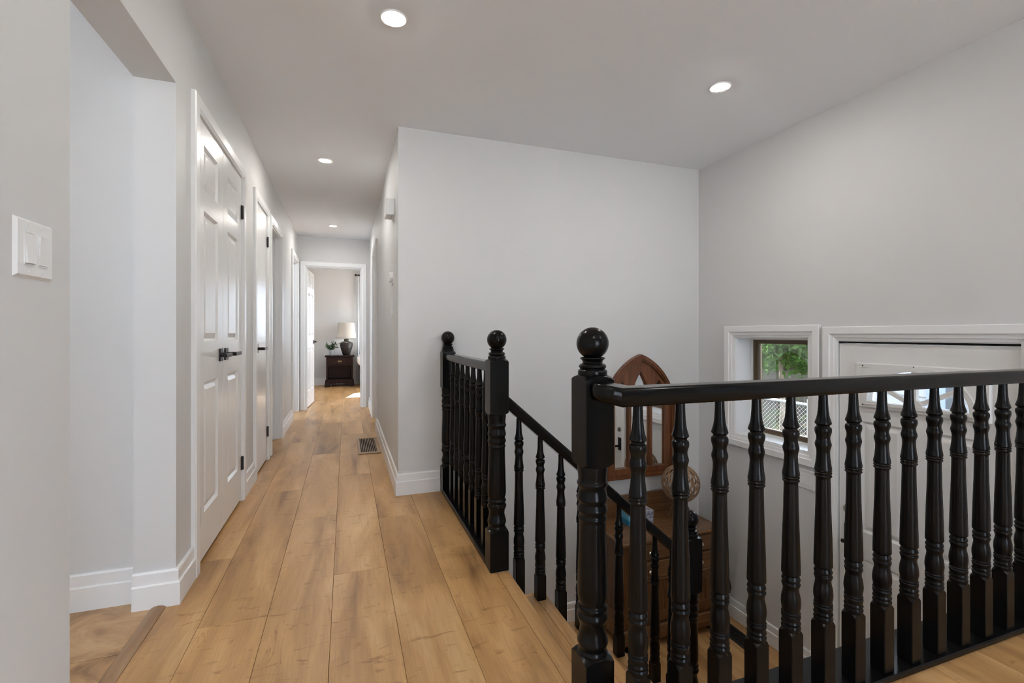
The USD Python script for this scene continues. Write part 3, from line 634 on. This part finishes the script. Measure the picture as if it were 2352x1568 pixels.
for a, b in ((dx0 + .054, 2.165), (2.170, dx1 - .054)):
    dm = cbox(a, b, dy0, dy0 + .018, FOYER + .165, -.650, .002)
    p0, p1, q0, q1 = a + .062, b - .062, FOYER + .235, -.705
    dm = dm - hull([(p0, dy0 - .001, q0), (p1, dy0 - .001, q0), (p1, dy0 - .001, q1), (p0, dy0 - .001, q1)] + [(p0 + .006, dy0 + .010, q0 + .006), (p1 - .006, dy0 + .010, q0 + .006), (p1 - .006, dy0 + .010, q1 - .006), (p0 + .006, dy0 + .010, q1 - .006)])
    obj('door', dm, WALNUT, ds)
obj('plinth', cbox(dx0 - .012, dx1 + .012, dy0 - .012, dy1, FOYER + .045, FOYER + .150, .008), WALNUTX, ds)
for a in (dx0, dx1 - .07): obj('foot', cbox(a, a + .07, dy0, dy0 + .07, FOYER, FOYER + .045, .004), WALNUT, ds)
gp = [(dx0 + .0, DT), (dx1, DT), (dx1, DT + .10), (dx1 - .03, DT + .145), (dx1 - .07, DT + .162), (dx0 + .07, DT + .162), (dx0 + .03, DT + .145), (dx0, DT + .10)]
obj('splashback', m3.CrossSection([gp]).extrude(.018).rotate([90, 0, 0]).translate([0, dy1, 0]), WALNUTX, ds)

tb = thing('tissue_box', 'blue and grey printed tissue box on the washstand top', 'tissue box', (2.06, 2.98, DT))
tx0, tx1, ty0, ty1, tz = 1.950, 2.168, 2.938, 3.045, .094
TPR = mat('tissue_print', {'g': ('geometry', {}), 's': ('separate_xyz', {}), 'nx': ('map_range', {'from_min': tx0 + .03, 'from_max': tx0 + .14}), 'nz': ('map_range', {'from_min': DT, 'from_max': DT + tz}),
                           'rb': ('rgb_ramp', {'ramp': [(.0, (.02, .16, .32)), (.40, (.015, .20, .38)), (.44, (.10, .42, .62)), (1., (.16, .48, .68))]}),
                           'n': ('noise_texture', {'scale': 34, 'detail': 3}), 'rg': ('rgb_ramp', {'ramp': [(.38, (.08, .10, .14)), (.5, (.34, .34, .42)), (.7, (.52, .52, .58))]}),
                           'x': ('mix_color', {}), 'p': ('principled_bsdf', {'roughness': .4})},
           [('g.position', 's.vector'), ('s.x', 'nx.value'), ('s.z', 'nz.value'), ('nz.result', 'rb.fac'), ('g.position', 'n.vector'), ('n.fac', 'rg.fac'), ('nx.result', 'x.fac'), ('rb.color', 'x.a'), ('rg.color', 'x.b'), ('x.result', 'p.base_color')])
obj('carton', cbox(tx0, tx1, ty0, ty1, DT, DT + tz, .002), TPR, tb)
tis = []
for k in range(10):
    a = k / 10 * 2 * PI
    tis.append((2.0 + .022 * math.cos(a), 2.99 + .012 * math.sin(a), DT + tz))
obj('tissue', hull(tis + [(1.985, 2.985, DT + tz + .022), (2.005, 2.99, DT + tz + .030), (2.02, 2.995, DT + tz + .018)]), plain('tissue_paper', (.85, .85, .85), .9), tb)

# woven globe lamp on three legs
lx, ly, lzc, LR = 2.385, 2.905, -.062, .140
gl = thing('globe_lamp', 'woven bamboo globe lamp on wooden tripod legs on the washstand', 'table lamp', (lx, ly, DT))
BAMB = wood('bamboo_strip', (.20, .115, .055), (.40, .25, .145), (30, 30, 30), .5)
cage = []
NS = 30
for k in range(NS):
    for side in (0,):
        V, F = [], []
        M = 40
        for i in range(M + 1):
            ph = math.radians(17) + (PI - math.radians(34)) * i / M
            wob = .050 * math.sin(11 * ph + PI * k)
            for e, rr in ((-1, LR), (1, LR), (1, LR - .004), (-1, LR - .004)):
                th = 2 * PI * k / NS + wob / max(math.sin(ph), .35) * .8 + e * .041 / max(math.sin(ph), .3)
                V.append((lx + rr * math.sin(ph) * math.cos(th), ly + rr * math.sin(ph) * math.sin(th), lzc + rr * math.cos(ph)))
        for i in range(M):
            for j in range(4):
                j2 = (j + 1) % 4; a, b, c, d2 = i * 4 + j, i * 4 + j2, i * 4 + 4 + j2, i * 4 + 4 + j
                F += [(a, b, c), (a, c, d2)]
        F += [(0, 2, 1), (0, 3, 2), (M * 4, M * 4 + 1, M * 4 + 2), (M * 4, M * 4 + 2, M * 4 + 3)]
        s = trimesh.Trimesh(np.array(V), np.array(F), process=False); trimesh.repair.fix_normals(s)
        cage.append(s)
obj('woven_globe', cage, BAMB, gl, kind='stuff')
for sg in (1, -1):
    zc = lzc + sg * LR * math.cos(math.radians(17)); r0 = LR * math.sin(math.radians(17))
    obj('rim', m3.Manifold.cylinder(.008, r0 + .006, r0 + .006, 32).translate([lx, ly, zc - .004]) - m3.Manifold.cylinder(.05, r0 - .006, r0 - .006, 32).translate([lx, ly, zc - .025]), BAMB, gl, smooth=40)
obj('socket', lathe([(.018, lzc - LR - .012), (.018, lzc - LR + .05), (.014, lzc - LR + .06)], 20, (lx, ly, 0)), IRON, gl, smooth=40)
obj('bulb', lathe([(.012, lzc - LR + .06), (.026, lzc - LR + .09), (.030, lzc - LR + .11), (.022, lzc - LR + .135), (.004, lzc - LR + .145)], 20, (lx, ly, 0)), plain('bulb_glass', (.8, .8, .78), .3), gl, smooth=40)
LEGW = wood('lamp_leg_wood', (.10, .055, .03), (.18, .11, .07), (40, 40, 4))
for a in (math.radians(-5), math.radians(115), math.radians(235)):
    c, s = math.cos(a), math.sin(a)
    obj('leg', tube([(lx + .030 * c, ly + .030 * s, lzc - LR + .012), (lx + .105 * c, ly + .105 * s, DT + .005)], [.010, .0065], 12), LEGW, gl, smooth=40)
obj('collar', m3.Manifold.cylinder(.014, .040, .034, 32).translate([lx, ly, lzc - LR - .002]), LEGW, gl, smooth=40)

# slim white box by the wall
tbx = thing('storage_box', 'slim white box with black strap and red trim between washstand and wall', 'box', (2.69, 2.87, FOYER))
obj('body', cbox(2.628, 2.722, 2.79, 3.05, FOYER, FOYER + .33, .010), PLASTIC, tbx)
obj('lid', cbox(2.622, 2.735, 2.775, 3.06, FOYER + .345, FOYER + .362, .005), plain('cream_lid', (.62, .58, .50), .4), tbx)
obj('trim_band', cbox(2.626, 2.724, 2.786, 3.052, FOYER + .155, FOYER + .20, .004), plain('red_trim', (.16, .02, .02), .5), tbx)
obj('strap', tube([(2.70 + .0, 2.784, FOYER + .34), (2.725, 2.778, FOYER + .29), (2.732, 2.776, FOYER + .24), (2.728, 2.782, FOYER + .20)], .010, 10), IRON, tbx, smooth=40)

# gothic mirror
mz0, mw, spring, apex, mc = -.060, .320, .450, .905, 2.190
gm = thing('gothic_mirror', 'pointed-arch gothic mirror in a carved brown wood frame', 'mirror', (mc, YF, mz0))
def arch(w, z0, sp, ap, n=18, c=mc):
    r = ap - sp; R = (w * w + r * r) / (2 * w)
    a1 = math.asin(r / R)
    L = [(c - R + w + 0 * a, 0) for a in ()]
    right = [(c + (w - R) + R * math.cos(t), sp + R * math.sin(t)) for t in np.linspace(0, a1, n)]
    left = [(2 * c - x, z) for x, z in right[::-1]][1:]
    return [(c - w, z0), (c + w, z0)] + right + left
def ext(poly, y0, y1): return m3.CrossSection([poly], m3.FillRule.NonZero).extrude(y1 - y0).rotate([90, 0, 0]).translate([0, y1, 0])
YW = YF - .002
outer = ext(arch(mw, mz0, spring, apex), YW - .050, YW) - ext(arch(mw - .034, mz0 + .034, spring, apex - .048), YW - .1, YW + .1)
obj('moulding', outer + (ext(arch(mw - .006, mz0 + .006, spring, apex - .008), YW - .058, YW - .03) - ext(arch(mw - .024, mz0 + .024, spring, apex - .034), YW - .1, YW + .1)), MAHOG, gm)
panel = ext(arch(mw - .033, mz0 + .033, spring, apex - .046), YW - .034, YW - .012)
iz = .016
cutc = arch(.088, iz, .50, .770, 14)
cl_ = arch(.064, iz, .53, .700, 14, mc - .170); cr_ = arch(.064, iz, .53, .700, 14, mc + .170)
for c_ in (cutc, cl_, cr_): panel = panel - ext(c_, YW - .2, YW + .2)
obj('tracery', panel, MAHOG, gm)
obj('mirror_pane', ext(arch(mw - .03, mz0 + .03, spring, apex - .042), YW - .010, YW - .004), MIRROR, gm)

# ------------------------------------------------------------------ bedroom at the hall end
ns = thing('nightstand', 'dark cherry nightstand against the bedroom wall', 'nightstand', (-.123, 10.28, 0))
nx0, nx1, ny0, ny1 = -.378, .132, 10.085, 10.50
obj('top', cbox(nx0 - .028, nx1 + .028, ny0 - .025, ny1, .603, .628, .008), CHERRY, ns)
obj('case', cbox(nx0, nx1, ny0 + .02, ny1, .13, .603, .003) - box(nx0 + .03, nx1 - .03, ny0 - .1, ny0 + .30, .15, .425), CHERRY, ns)
dr = obj('drawer', cbox(nx0 + .035, nx1 - .035, ny0 + .004, ny0 + .022, .455, .585, .004), CHERRY, ns)
obj('pull', [tm(cbox(-.165, -.080, ny0 - .002, ny0 + .004, .505, .530, .004)), tube([(-.155, ny0, .515), (-.15, ny0 - .018, .503), (-.1225, ny0 - .022, .497), (-.095, ny0 - .018, .503), (-.09, ny0, .515)], .004, 8)], BRASS, dr)
obj('base', cbox(nx0 - .018, nx1 + .018, ny0 - .012, ny1, .085, .132, .008), CHERRY, ns)
for a in (nx0 - .022, nx1 - .068):
    obj('foot', hull([(a, ny0 - .015, .09), (a + .09, ny0 - .015, .09), (a, ny0 + .06, .09), (a + .09, ny0 + .06, .09), (a + (-.008 if a < -.2 else .012), ny0 - .022, 0), (a + (.078 if a < -.2 else .098), ny0 - .022, 0), (a + .0, ny0 + .055, 0), (a + .09, ny0 + .055, 0)]), CHERRY, ns)
obj('apron', m3.CrossSection([[(nx0 + .05, .09), (nx0 + .05, .06), (nx0 + .12, .05), (-.16, .072), (-.123, .066), (-.086, .072), (nx1 - .12, .05), (nx1 - .05, .06), (nx1 - .05, .09)]], m3.FillRule.NonZero).extrude(.015).rotate([90, 0, 0]).translate([0, ny0 + .01, 0]), CHERRY, ns)
tl = thing('table_lamp', 'urn table lamp with a pale tapered shade on the nightstand', 'table lamp', (0, 10.28, .628))
CER = mat('lamp_glaze', {'g': ('geometry', {}), 'v': ('voronoi_texture', {'scale': 70}), 'n': ('noise_texture', {'scale': 14, 'detail': 4}), 'r': ('rgb_ramp', {'ramp': [(.35, (.010, .007, .006)), (.62, (.022, .015, .011)), (.78, (.10, .08, .06))]}),
                         'b': ('bump', {'strength': .4, 'distance': .003}), 'p': ('principled_bsdf', {'roughness': .35})},
           [('g.position', 'v.vector'), ('g.position', 'n.vector'), ('n.fac', 'r.fac'), ('r.color', 'p.base_color'), ('v.distance', 'b.height'), ('b.normal', 'p.normal')])
obj('base', lathe(smoothprof([(.066, .628), (.070, .640), (.098, .72), (.120, .80), (.128, .858), (.122, .882), (.090, .905), (.052, .918), (.046, .925), (.047, .955), (.054, .965)], 4), 32, (.004, 10.283, 0)), CER, tl, smooth=40)
obj('neck', lathe([(.012, .96), (.012, 1.01)], 16, (.004, 10.283, 0)), BRASS, tl, smooth=40)
obj('bulb', lathe([(.012, 1.01), (.028, 1.05), (.032, 1.075), (.020, 1.10), (.004, 1.108)], 20, (.004, 10.283, 0)), mat('bulb_glow', {'e': ('emission', {'color': (1., .96, .91), 'strength': 26.})}, surface='e.emission'), tl, smooth=40)
shade = lathe([(.194, .985), (.160, 1.300)], 48, (.004, 10.283, 0))
SHADE = mat('shade_linen', {'d': ('principled_bsdf', {'base_color': (.74, .71, .66), 'roughness': .9}), 't': ('translucent_bsdf', {'color': (.62, .58, .52)}), 'x': ('mix_closure', {'fac': .3})}, [('d.BSDF', 'x.closure1'), ('t.BSDF', 'x.closure2')], surface='x.closure')
sh = m3.Manifold.cylinder(.315, .194, .160, 48).translate([.004, 10.283, .985]) - m3.Manifold.cylinder(.325, .192, .157, 48).translate([.004, 10.283, .980])
obj('shade', sh, SHADE, tl, smooth=40, label='pale linen shade')
pp = thing('potted_plant', 'small leafy plant in a grey pot beside the table lamp', 'plant', (-.282, 10.283, .628))
obj('pot', lathe(smoothprof([(.036, .628), (.044, .650), (.050, .70), (.051, .735)], 3), 24, (-.282, 10.283, 0)), plain('grey_pot', (.42, .43, .43), .6), pp, smooth=40)
LEAFG = mat('plant_leaf', {'o': ('geometry', {}), 'r': ('rgb_ramp', {'ramp': [(0., (.035, .085, .030)), (.6, (.075, .15, .06)), (1., (.16, .26, .13))]}), 'p': ('principled_bsdf', {'roughness': .5})}, [('o.random_per_island', 'r.fac'), ('r.color', 'p.base_color')])
def leafcards(centers, size, seed, dirs=None):
    g = np.random.default_rng(seed); n = len(centers)
    d = g.normal(size=(n, 3)) if dirs is None else dirs
    d /= np.linalg.norm(d, axis=1, keepdims=True)
    q = np.cross(d, g.normal(size=(n, 3))); q /= np.linalg.norm(q, axis=1, keepdims=True)
    s = size * g.uniform(.6, 1.3, n)[:, None]; nn = np.cross(d, q)
    P = np.stack([centers, centers + d * s * .55 + q * s * .28 + nn * s * .06, centers + d * s, centers + d * s * .55 - q * s * .28 + nn * s * .06], 1).reshape(-1, 3)
    i = np.arange(n)[:, None] * 4
    F = np.concatenate([i + [0, 1, 2], i + [0, 2, 3]])
    return trimesh.Trimesh(P, F, process=False)
cs, dsn, stems = [], [], []
for k in range(34):
    a = rng.uniform(0, 2 * PI); tl_ = rng.uniform(.15, 1.15); L = rng.uniform(.09, .20)
    dv = np.array([math.cos(a) * math.sin(tl_), math.sin(a) * math.sin(tl_), math.cos(tl_)])
    b0 = np.array([-.282, 10.283, .73]); e = b0 + dv * L
    stems.append(tube([b0, b0 + dv * L * .5 + [0, 0, .01], e], .0015, 4))
    for j in range(9):
        cs.append(b0 + dv * L * (.35 + .65 * j / 8)); dsn.append(dv + rng.normal(size=3) * .8)
obj('foliage', leafcards(np.array(cs), .034, 3, np.array(dsn)), LEAFG, pp, kind='stuff')
obj('stem', stems, LEAFG, pp, kind='stuff')
# curtain and rod
CURT = mat('curtain_cloth', {'d': ('principled_bsdf', {'base_color': (.80, .81, .83), 'roughness': .9}), 't': ('translucent_bsdf', {'color': (.8, .82, .86)}), 'x': ('mix_closure', {'fac': .25})}, [('d.BSDF', 'x.closure1'), ('t.BSDF', 'x.closure2')], surface='x.closure')
cx = np.linspace(.195, .545, 71); pv = np.array([(x, 10.455 + .022 * math.sin(2 * PI * (x - .195) / .062)) for x in cx])
poly = [tuple(p) for p in pv] + [tuple(p + [0, .004]) for p in pv[::-1]]
obj('curtain', m3.CrossSection([poly], m3.FillRule.NonZero).extrude(2.24).translate([0, 0, .055]), CURT, smooth=50, label='white pleated curtain hanging beside the nightstand', cat='curtain')
cr = thing('curtain_rod', 'black curtain rod with a ball end above the bedroom window', 'curtain rod', (.2, 10.46, 2.32))
obj('rod', put(trimesh.creation.cylinder(radius=.010, height=1.7, sections=16), frame((1.05, 10.455, 2.318), Y, Z, X)), IRON, cr, smooth=40)
bl = trimesh.creation.icosphere(3, .022); bl.apply_translation((.190, 10.455, 2.318)); obj('finial', bl, IRON, cr, smooth=True)
obj('bracket', cbox(.24, .26, 10.46, YB, 2.305, 2.325, .002), IRON, cr)
# bed corner
bd = thing('bed', 'white covered bed corner beside the curtain', 'bed', (1.1, 9.7, 0))
r = .09
bx0, bx1, by0, by1 = .205, 1.9, 9.6, 10.40
obj('duvet', hull([(x, y, z) + np.array(o) * r for x in (bx0 + r, bx1 - r) for y in (by0 + r, by1 - r) for z in (.44 + r, .64 - r) for o in trimesh.creation.icosphere(2, 1.0).vertices]), plain('white_linen', (.85, .85, .86), .9), bd, smooth=True)
obj('bed_base', cbox(bx0 + .10, bx1 - .05, by0 + .10, by1, .0, .435, .01), plain('bed_base', (.05, .045, .045), .8), bd)

# ------------------------------------------------------------------ outside
GROUND = mat('leafy_ground', {'g': ('geometry', {}), 'n': ('noise_texture', {'scale': 3, 'detail': 8, 'roughness': .7}), 'r': ('rgb_ramp', {'ramp': [(.3, (.012, .010, .008)), (.48, (.032, .026, .020)), (.60, (.020, .030, .010)), (.8, (.06, .054, .046))]}), 'p': ('principled_bsdf', {'roughness': 1.0, 'specular_ior_level': .05})},
              [('g.position', 'n.vector'), ('n.fac', 'r.fac'), ('r.color', 'p.base_color')])
gx = np.linspace(XRB + .02, 40, 60); gy = np.linspace(-30, 45, 70)
GX, GYY = np.meshgrid(gx, gy, indexing='ij')
GZ = -1.25 + .10 * meshkit.fbm(np.stack([GX * .6, GYY * .6, 0 * GX], -1), 4) + np.clip(GX - 7.5, 0, 8) * .30
idx = np.arange(GX.size).reshape(GX.shape)
Fq = np.stack([idx[:-1, :-1], idx[1:, :-1], idx[1:, 1:], idx[:-1, 1:]], -1).reshape(-1, 4)
obj('ground', trimesh.Trimesh(np.stack([GX, GYY, GZ], -1).reshape(-1, 3), np.vstack([Fq[:, [0, 1, 2]], Fq[:, [0, 2, 3]]]), process=False), GROUND, smooth=True, label='leaf-strewn ground rising outside the entry', cat='ground', kind='structure')
obj('patio', box(-40, 40, BACK - 60, BACK - .3, -1.4, -1.2), plain('patio_paving', (.74, .75, .77), .9), label='pale paved patio outside the living room window', cat='patio', kind='structure')
obj('patio', box(-40, 40, YB + .3, YB + 60, -1.4, -1.2), plain('patio', (.25, .25, .22), .9), label='pale ground outside the bedroom window', cat='ground', kind='structure')
obj('driveway', box(XRB + .03, 10.5, -14, .6, -1.6, -1.12), plain('pale_concrete', (.60, .61, .63), .9), label='pale concrete drive outside the living room side window', cat='driveway', kind='structure')
# chain link fence
GALV = plain('galvanised_wire', (.34, .35, .35), .7, specular_ior_level=.2)
FX = 5.95
cf = thing('chain_link_fence', 'grey chain link fence seen through the small entry window', 'fence', (FX, 5, -1.2))
for y in (2.6, 4.65, 6.7): obj('post', trimesh.creation.cylinder(radius=.024, height=1.40, sections=14, transform=trimesh.transformations.translation_matrix((FX, y, -.53))), GALV, cf, smooth=40)
obj('top_rail', put(trimesh.creation.cylinder(radius=.019, height=4.5, sections=12), frame((FX, 4.65, .10), X, Z, -Y)), GALV, cf, smooth=40)
wires = []
H = 1.26
for k in range(96):
    for sg in (-1, 1):
        y0 = 2.0 + k * .060
        a, b = np.array([FX + .004 * sg, y0, .09]), np.array([FX + .004 * sg, y0 + sg * H, .09 - H])
        if sg < 0: a, b = a + [0, 0, 0], b
        for e in (a, b): pass
        t0, t1 = 0., 1.
        dy = b[1] - a[1]
        lo, hi = sorted(((2.6 - a[1]) / dy, (6.7 - a[1]) / dy)); t0, t1 = max(0, lo), min(1, hi)
        if t1 - t0 > .02: wires.append(tube([a + (b - a) * t0, a + (b - a) * t1], .0015, 4))
obj('wire_mesh', wires, GALV, cf, kind='stuff')
# trees
LEAFY = mat('sunlit_leaf', {'o': ('geometry', {}), 'r': ('rgb_ramp', {'ramp': [(0., (.035, .070, .016)), (.40, (.11, .18, .03)), (.75, (.42, .46, .06)), (1., (.62, .60, .10))]}), 'd': ('principled_bsdf', {'roughness': .7, 'specular_ior_level': .1}), 't': ('translucent_bsdf', {}), 'x': ('mix_closure', {'fac': .5})},
            [('o.random_per_island', 'r.fac'), ('r.color', 'd.base_color'), ('r.color', 't.color'), ('d.BSDF', 'x.closure1'), ('t.BSDF', 'x.closure2')], surface='x.closure')
SHRUBL = plain('shrub_leaf', (.035, .055, .020), .8, specular_ior_level=.05)
BARK = wood('bark', (.10, .08, .055), (.22, .18, .13), (20, 20, 3), .9)
SUNNY = mat('yellow_leaf', {'o': ('geometry', {}), 'r': ('rgb_ramp', {'ramp': [(0., (.05, .10, .02)), (.35, (.20, .27, .035)), (.7, (.50, .50, .06)), (1., (.72, .68, .12))]}), 'd': ('principled_bsdf', {'roughness': .7, 'specular_ior_level': .1}), 't': ('translucent_bsdf', {}), 'x': ('mix_closure', {'fac': .5})},
            [('o.random_per_island', 'r.fac'), ('r.color', 'd.base_color'), ('r.color', 't.color'), ('d.BSDF', 'x.closure1'), ('t.BSDF', 'x.closure2')], surface='x.closure')
def tree(x, y, h, crown, n, seed, label, trunk_r=.10, size=.16, leaf=None):
    g = np.random.default_rng(seed); z0 = -1.25 + max(0, min(x - 7.5, 8)) * .30
    t = thing('tree', label, 'tree', (x, y, z0))
    path = [(x + .04 * math.sin(k * 1.3 + seed), y + .05 * math.sin(k * .9 + seed), z0 - .1 + (h + .1) * k / 7) for k in range(8)]
    obj('trunk', tube(path, np.linspace(trunk_r, trunk_r * .45, 8), 10), BARK, t, smooth=40)
    for k in range(5):
        a = g.uniform(0, 2 * PI); s = np.array(path[3 + k % 4]); e = s + np.array([math.cos(a), math.sin(a), .7]) * h * .25
        obj('branch', tube([s, (s + e) / 2 + [0, 0, .05], e], [trunk_r * .4, trunk_r * .28, trunk_r * .12], 6), BARK, t, smooth=40)
    C = []
    for k in range(26):
        d = g.normal(size=3); d /= np.linalg.norm(d); rr = g.uniform(.3, 1.0)
        c = np.array([x, y, z0 + h * crown[2]]) + d * rr * np.array([crown[0], crown[0], crown[1]])
        C.append(c + g.normal(size=(n // 26, 3)) * .28 * crown[0] * .6)
    C = np.concatenate(C); C = C[(C[:, 0] > 6.6)]
    obj('foliage', leafcards(C, size, seed), leaf or LEAFY, t, kind='stuff')
tree(8.5, 7.25, 3.4, (.95, .95, .63), 5600, 11, 'yellow-leaved low tree with a slim pale trunk close behind the chain link fence', .055, .12, SUNNY)
tree(12.8, 10.6, 3.4, (1.5, 1.7, .20), 9000, 12, 'dense leafy tree on the bank well behind the fence', .07, .15)
tree(11.6, 15.6, 8.0, (2.7, 2.0, .76), 11000, 13, 'tall broad shade tree on the bank, its crown above the view', .16, .30)
hedge = thing('shrub', 'low dark shrub growing along the foot of the fence', 'shrub', (6.8, 6.6, -1.2))
g_ = np.random.default_rng(21)
obj('foliage', leafcards(np.stack([g_.uniform(6.3, 7.3, 700), g_.uniform(6.3, 7.9, 700), -1.15 + np.abs(g_.normal(size=700)) * .30], 1), .13, 22), SHRUBL, hedge, kind='stuff')
obj('stem', [tube([(6.5 + .09 * k, 6.2 + .2 * k, -1.25), (6.52 + .09 * k, 6.25 + .2 * k, -.6)], .012, 5) for k in range(8)], BARK, hedge, kind='stuff')
# porch outside the front door: privacy lattice and siding
VIN = plain('grey_vinyl', (.20, .215, .235), .5)
lt = thing('lattice_panel', 'pale grey diagonal lattice panel outside the front door', 'lattice', (4.6, 2.3, -.4))
LX, ly0, ly1, lz0, lz1 = 4.6, 1.55, 2.28, -1.1, 1.5
obj('frame', rectframe(LX - .02, LX + .02, ly0, ly1, lz0, lz1, .05), VIN, lt)
for sg in (-1, 1):
    for k in range(60):
        c0 = -2.8 + k * .098
        # line z = lz0 + sg*(y-ly0) + c  clipped to the panel
        f = lambda y: lz0 + c0 + sg * (y - ly0) + (1.0 if sg < 0 else 0)
        ya, yb = ly0 + .03, ly1 - .03
        za, zb = f(ya), f(yb)
        pa, pb = np.array([ya, za]), np.array([yb, zb])
        t0, t1 = 0., 1.
        dz = zb - za; lo, hi = sorted(((lz0 + .03 - za) / dz, (lz1 - .03 - za) / dz)); t0, t1 = max(0, lo), min(1, hi)
        if t1 - t0 < .04: continue
        a, b = pa + (pb - pa) * t0, pa + (pb - pa) * t1; L = np.linalg.norm(b - a); ang = math.atan2(b[1] - a[1], b[0] - a[0])
        sl = box(0, .008, 0, L, -.024, .024).translate([0, 0, 0]).rotate([math.degrees(ang), 0, 0]).translate([LX + (.0 if sg > 0 else -.009), a[0], a[1]])
        obj('slat', sl, VIN, lt)
pr = thing('porch_roof', 'white flat porch roof on two posts outside the front door', 'porch', (4.9, 1.6, -1.1))
obj('roof_slab', box(XRB + .02, 6.4, .62, 2.35, 1.62, 1.76), SIDE if False else VIN, pr)
for y in (.75, 2.40): obj('post', box(6.2, 6.3, y - .05 - (.12 if y > 2 else 0), y + .05 - (.12 if y > 2 else 0), -1.2, 1.62), VIN, pr)
hs = thing('neighbour_house', 'white sided house wall with a blue grey door beyond the front door', 'house', (7.5, 2.6, -1.2))
SIDE = plain('white_siding', (.22, .22, .22), .6)
for k in range(20): obj('siding_board', hull([(7.5, -1.5, -1.2 + k * .2), (7.5, 5.0, -1.2 + k * .2), (7.52, -1.5, -1.0 + k * .2), (7.52, 5.0, -1.0 + k * .2), (7.6, -1.5, -1.2 + k * .2), (7.6, 5.0, -1.2 + k * .2), (7.6, -1.5, -1.0 + k * .2), (7.6, 5.0, -1.0 + k * .2)]), SIDE, hs)
obj('side_door', cbox(7.455, 7.5, 3.89, 4.12, -1.2, 2.0, .01), plain('blue_grey_door', (.16, .20, .25), .4), hs)
obj('door_frame', cbox(7.45, 7.5, 3.80, 3.888, -1.2, 2.05, .004), plain('dark_frame', (.05, .055, .06), .5), hs)
obj('corner_board', box(7.46, 7.6, 4.95, 5.08, -1.25, 2.8), VIN, hs)
obj('window', rectframe(7.44, 7.5, 2.2, 3.1, .2, 1.6, .06) + box(7.47, 7.5, 2.2, 3.1, .2, 1.6), plain('dark_pane', (.05, .06, .07), .1), hs)
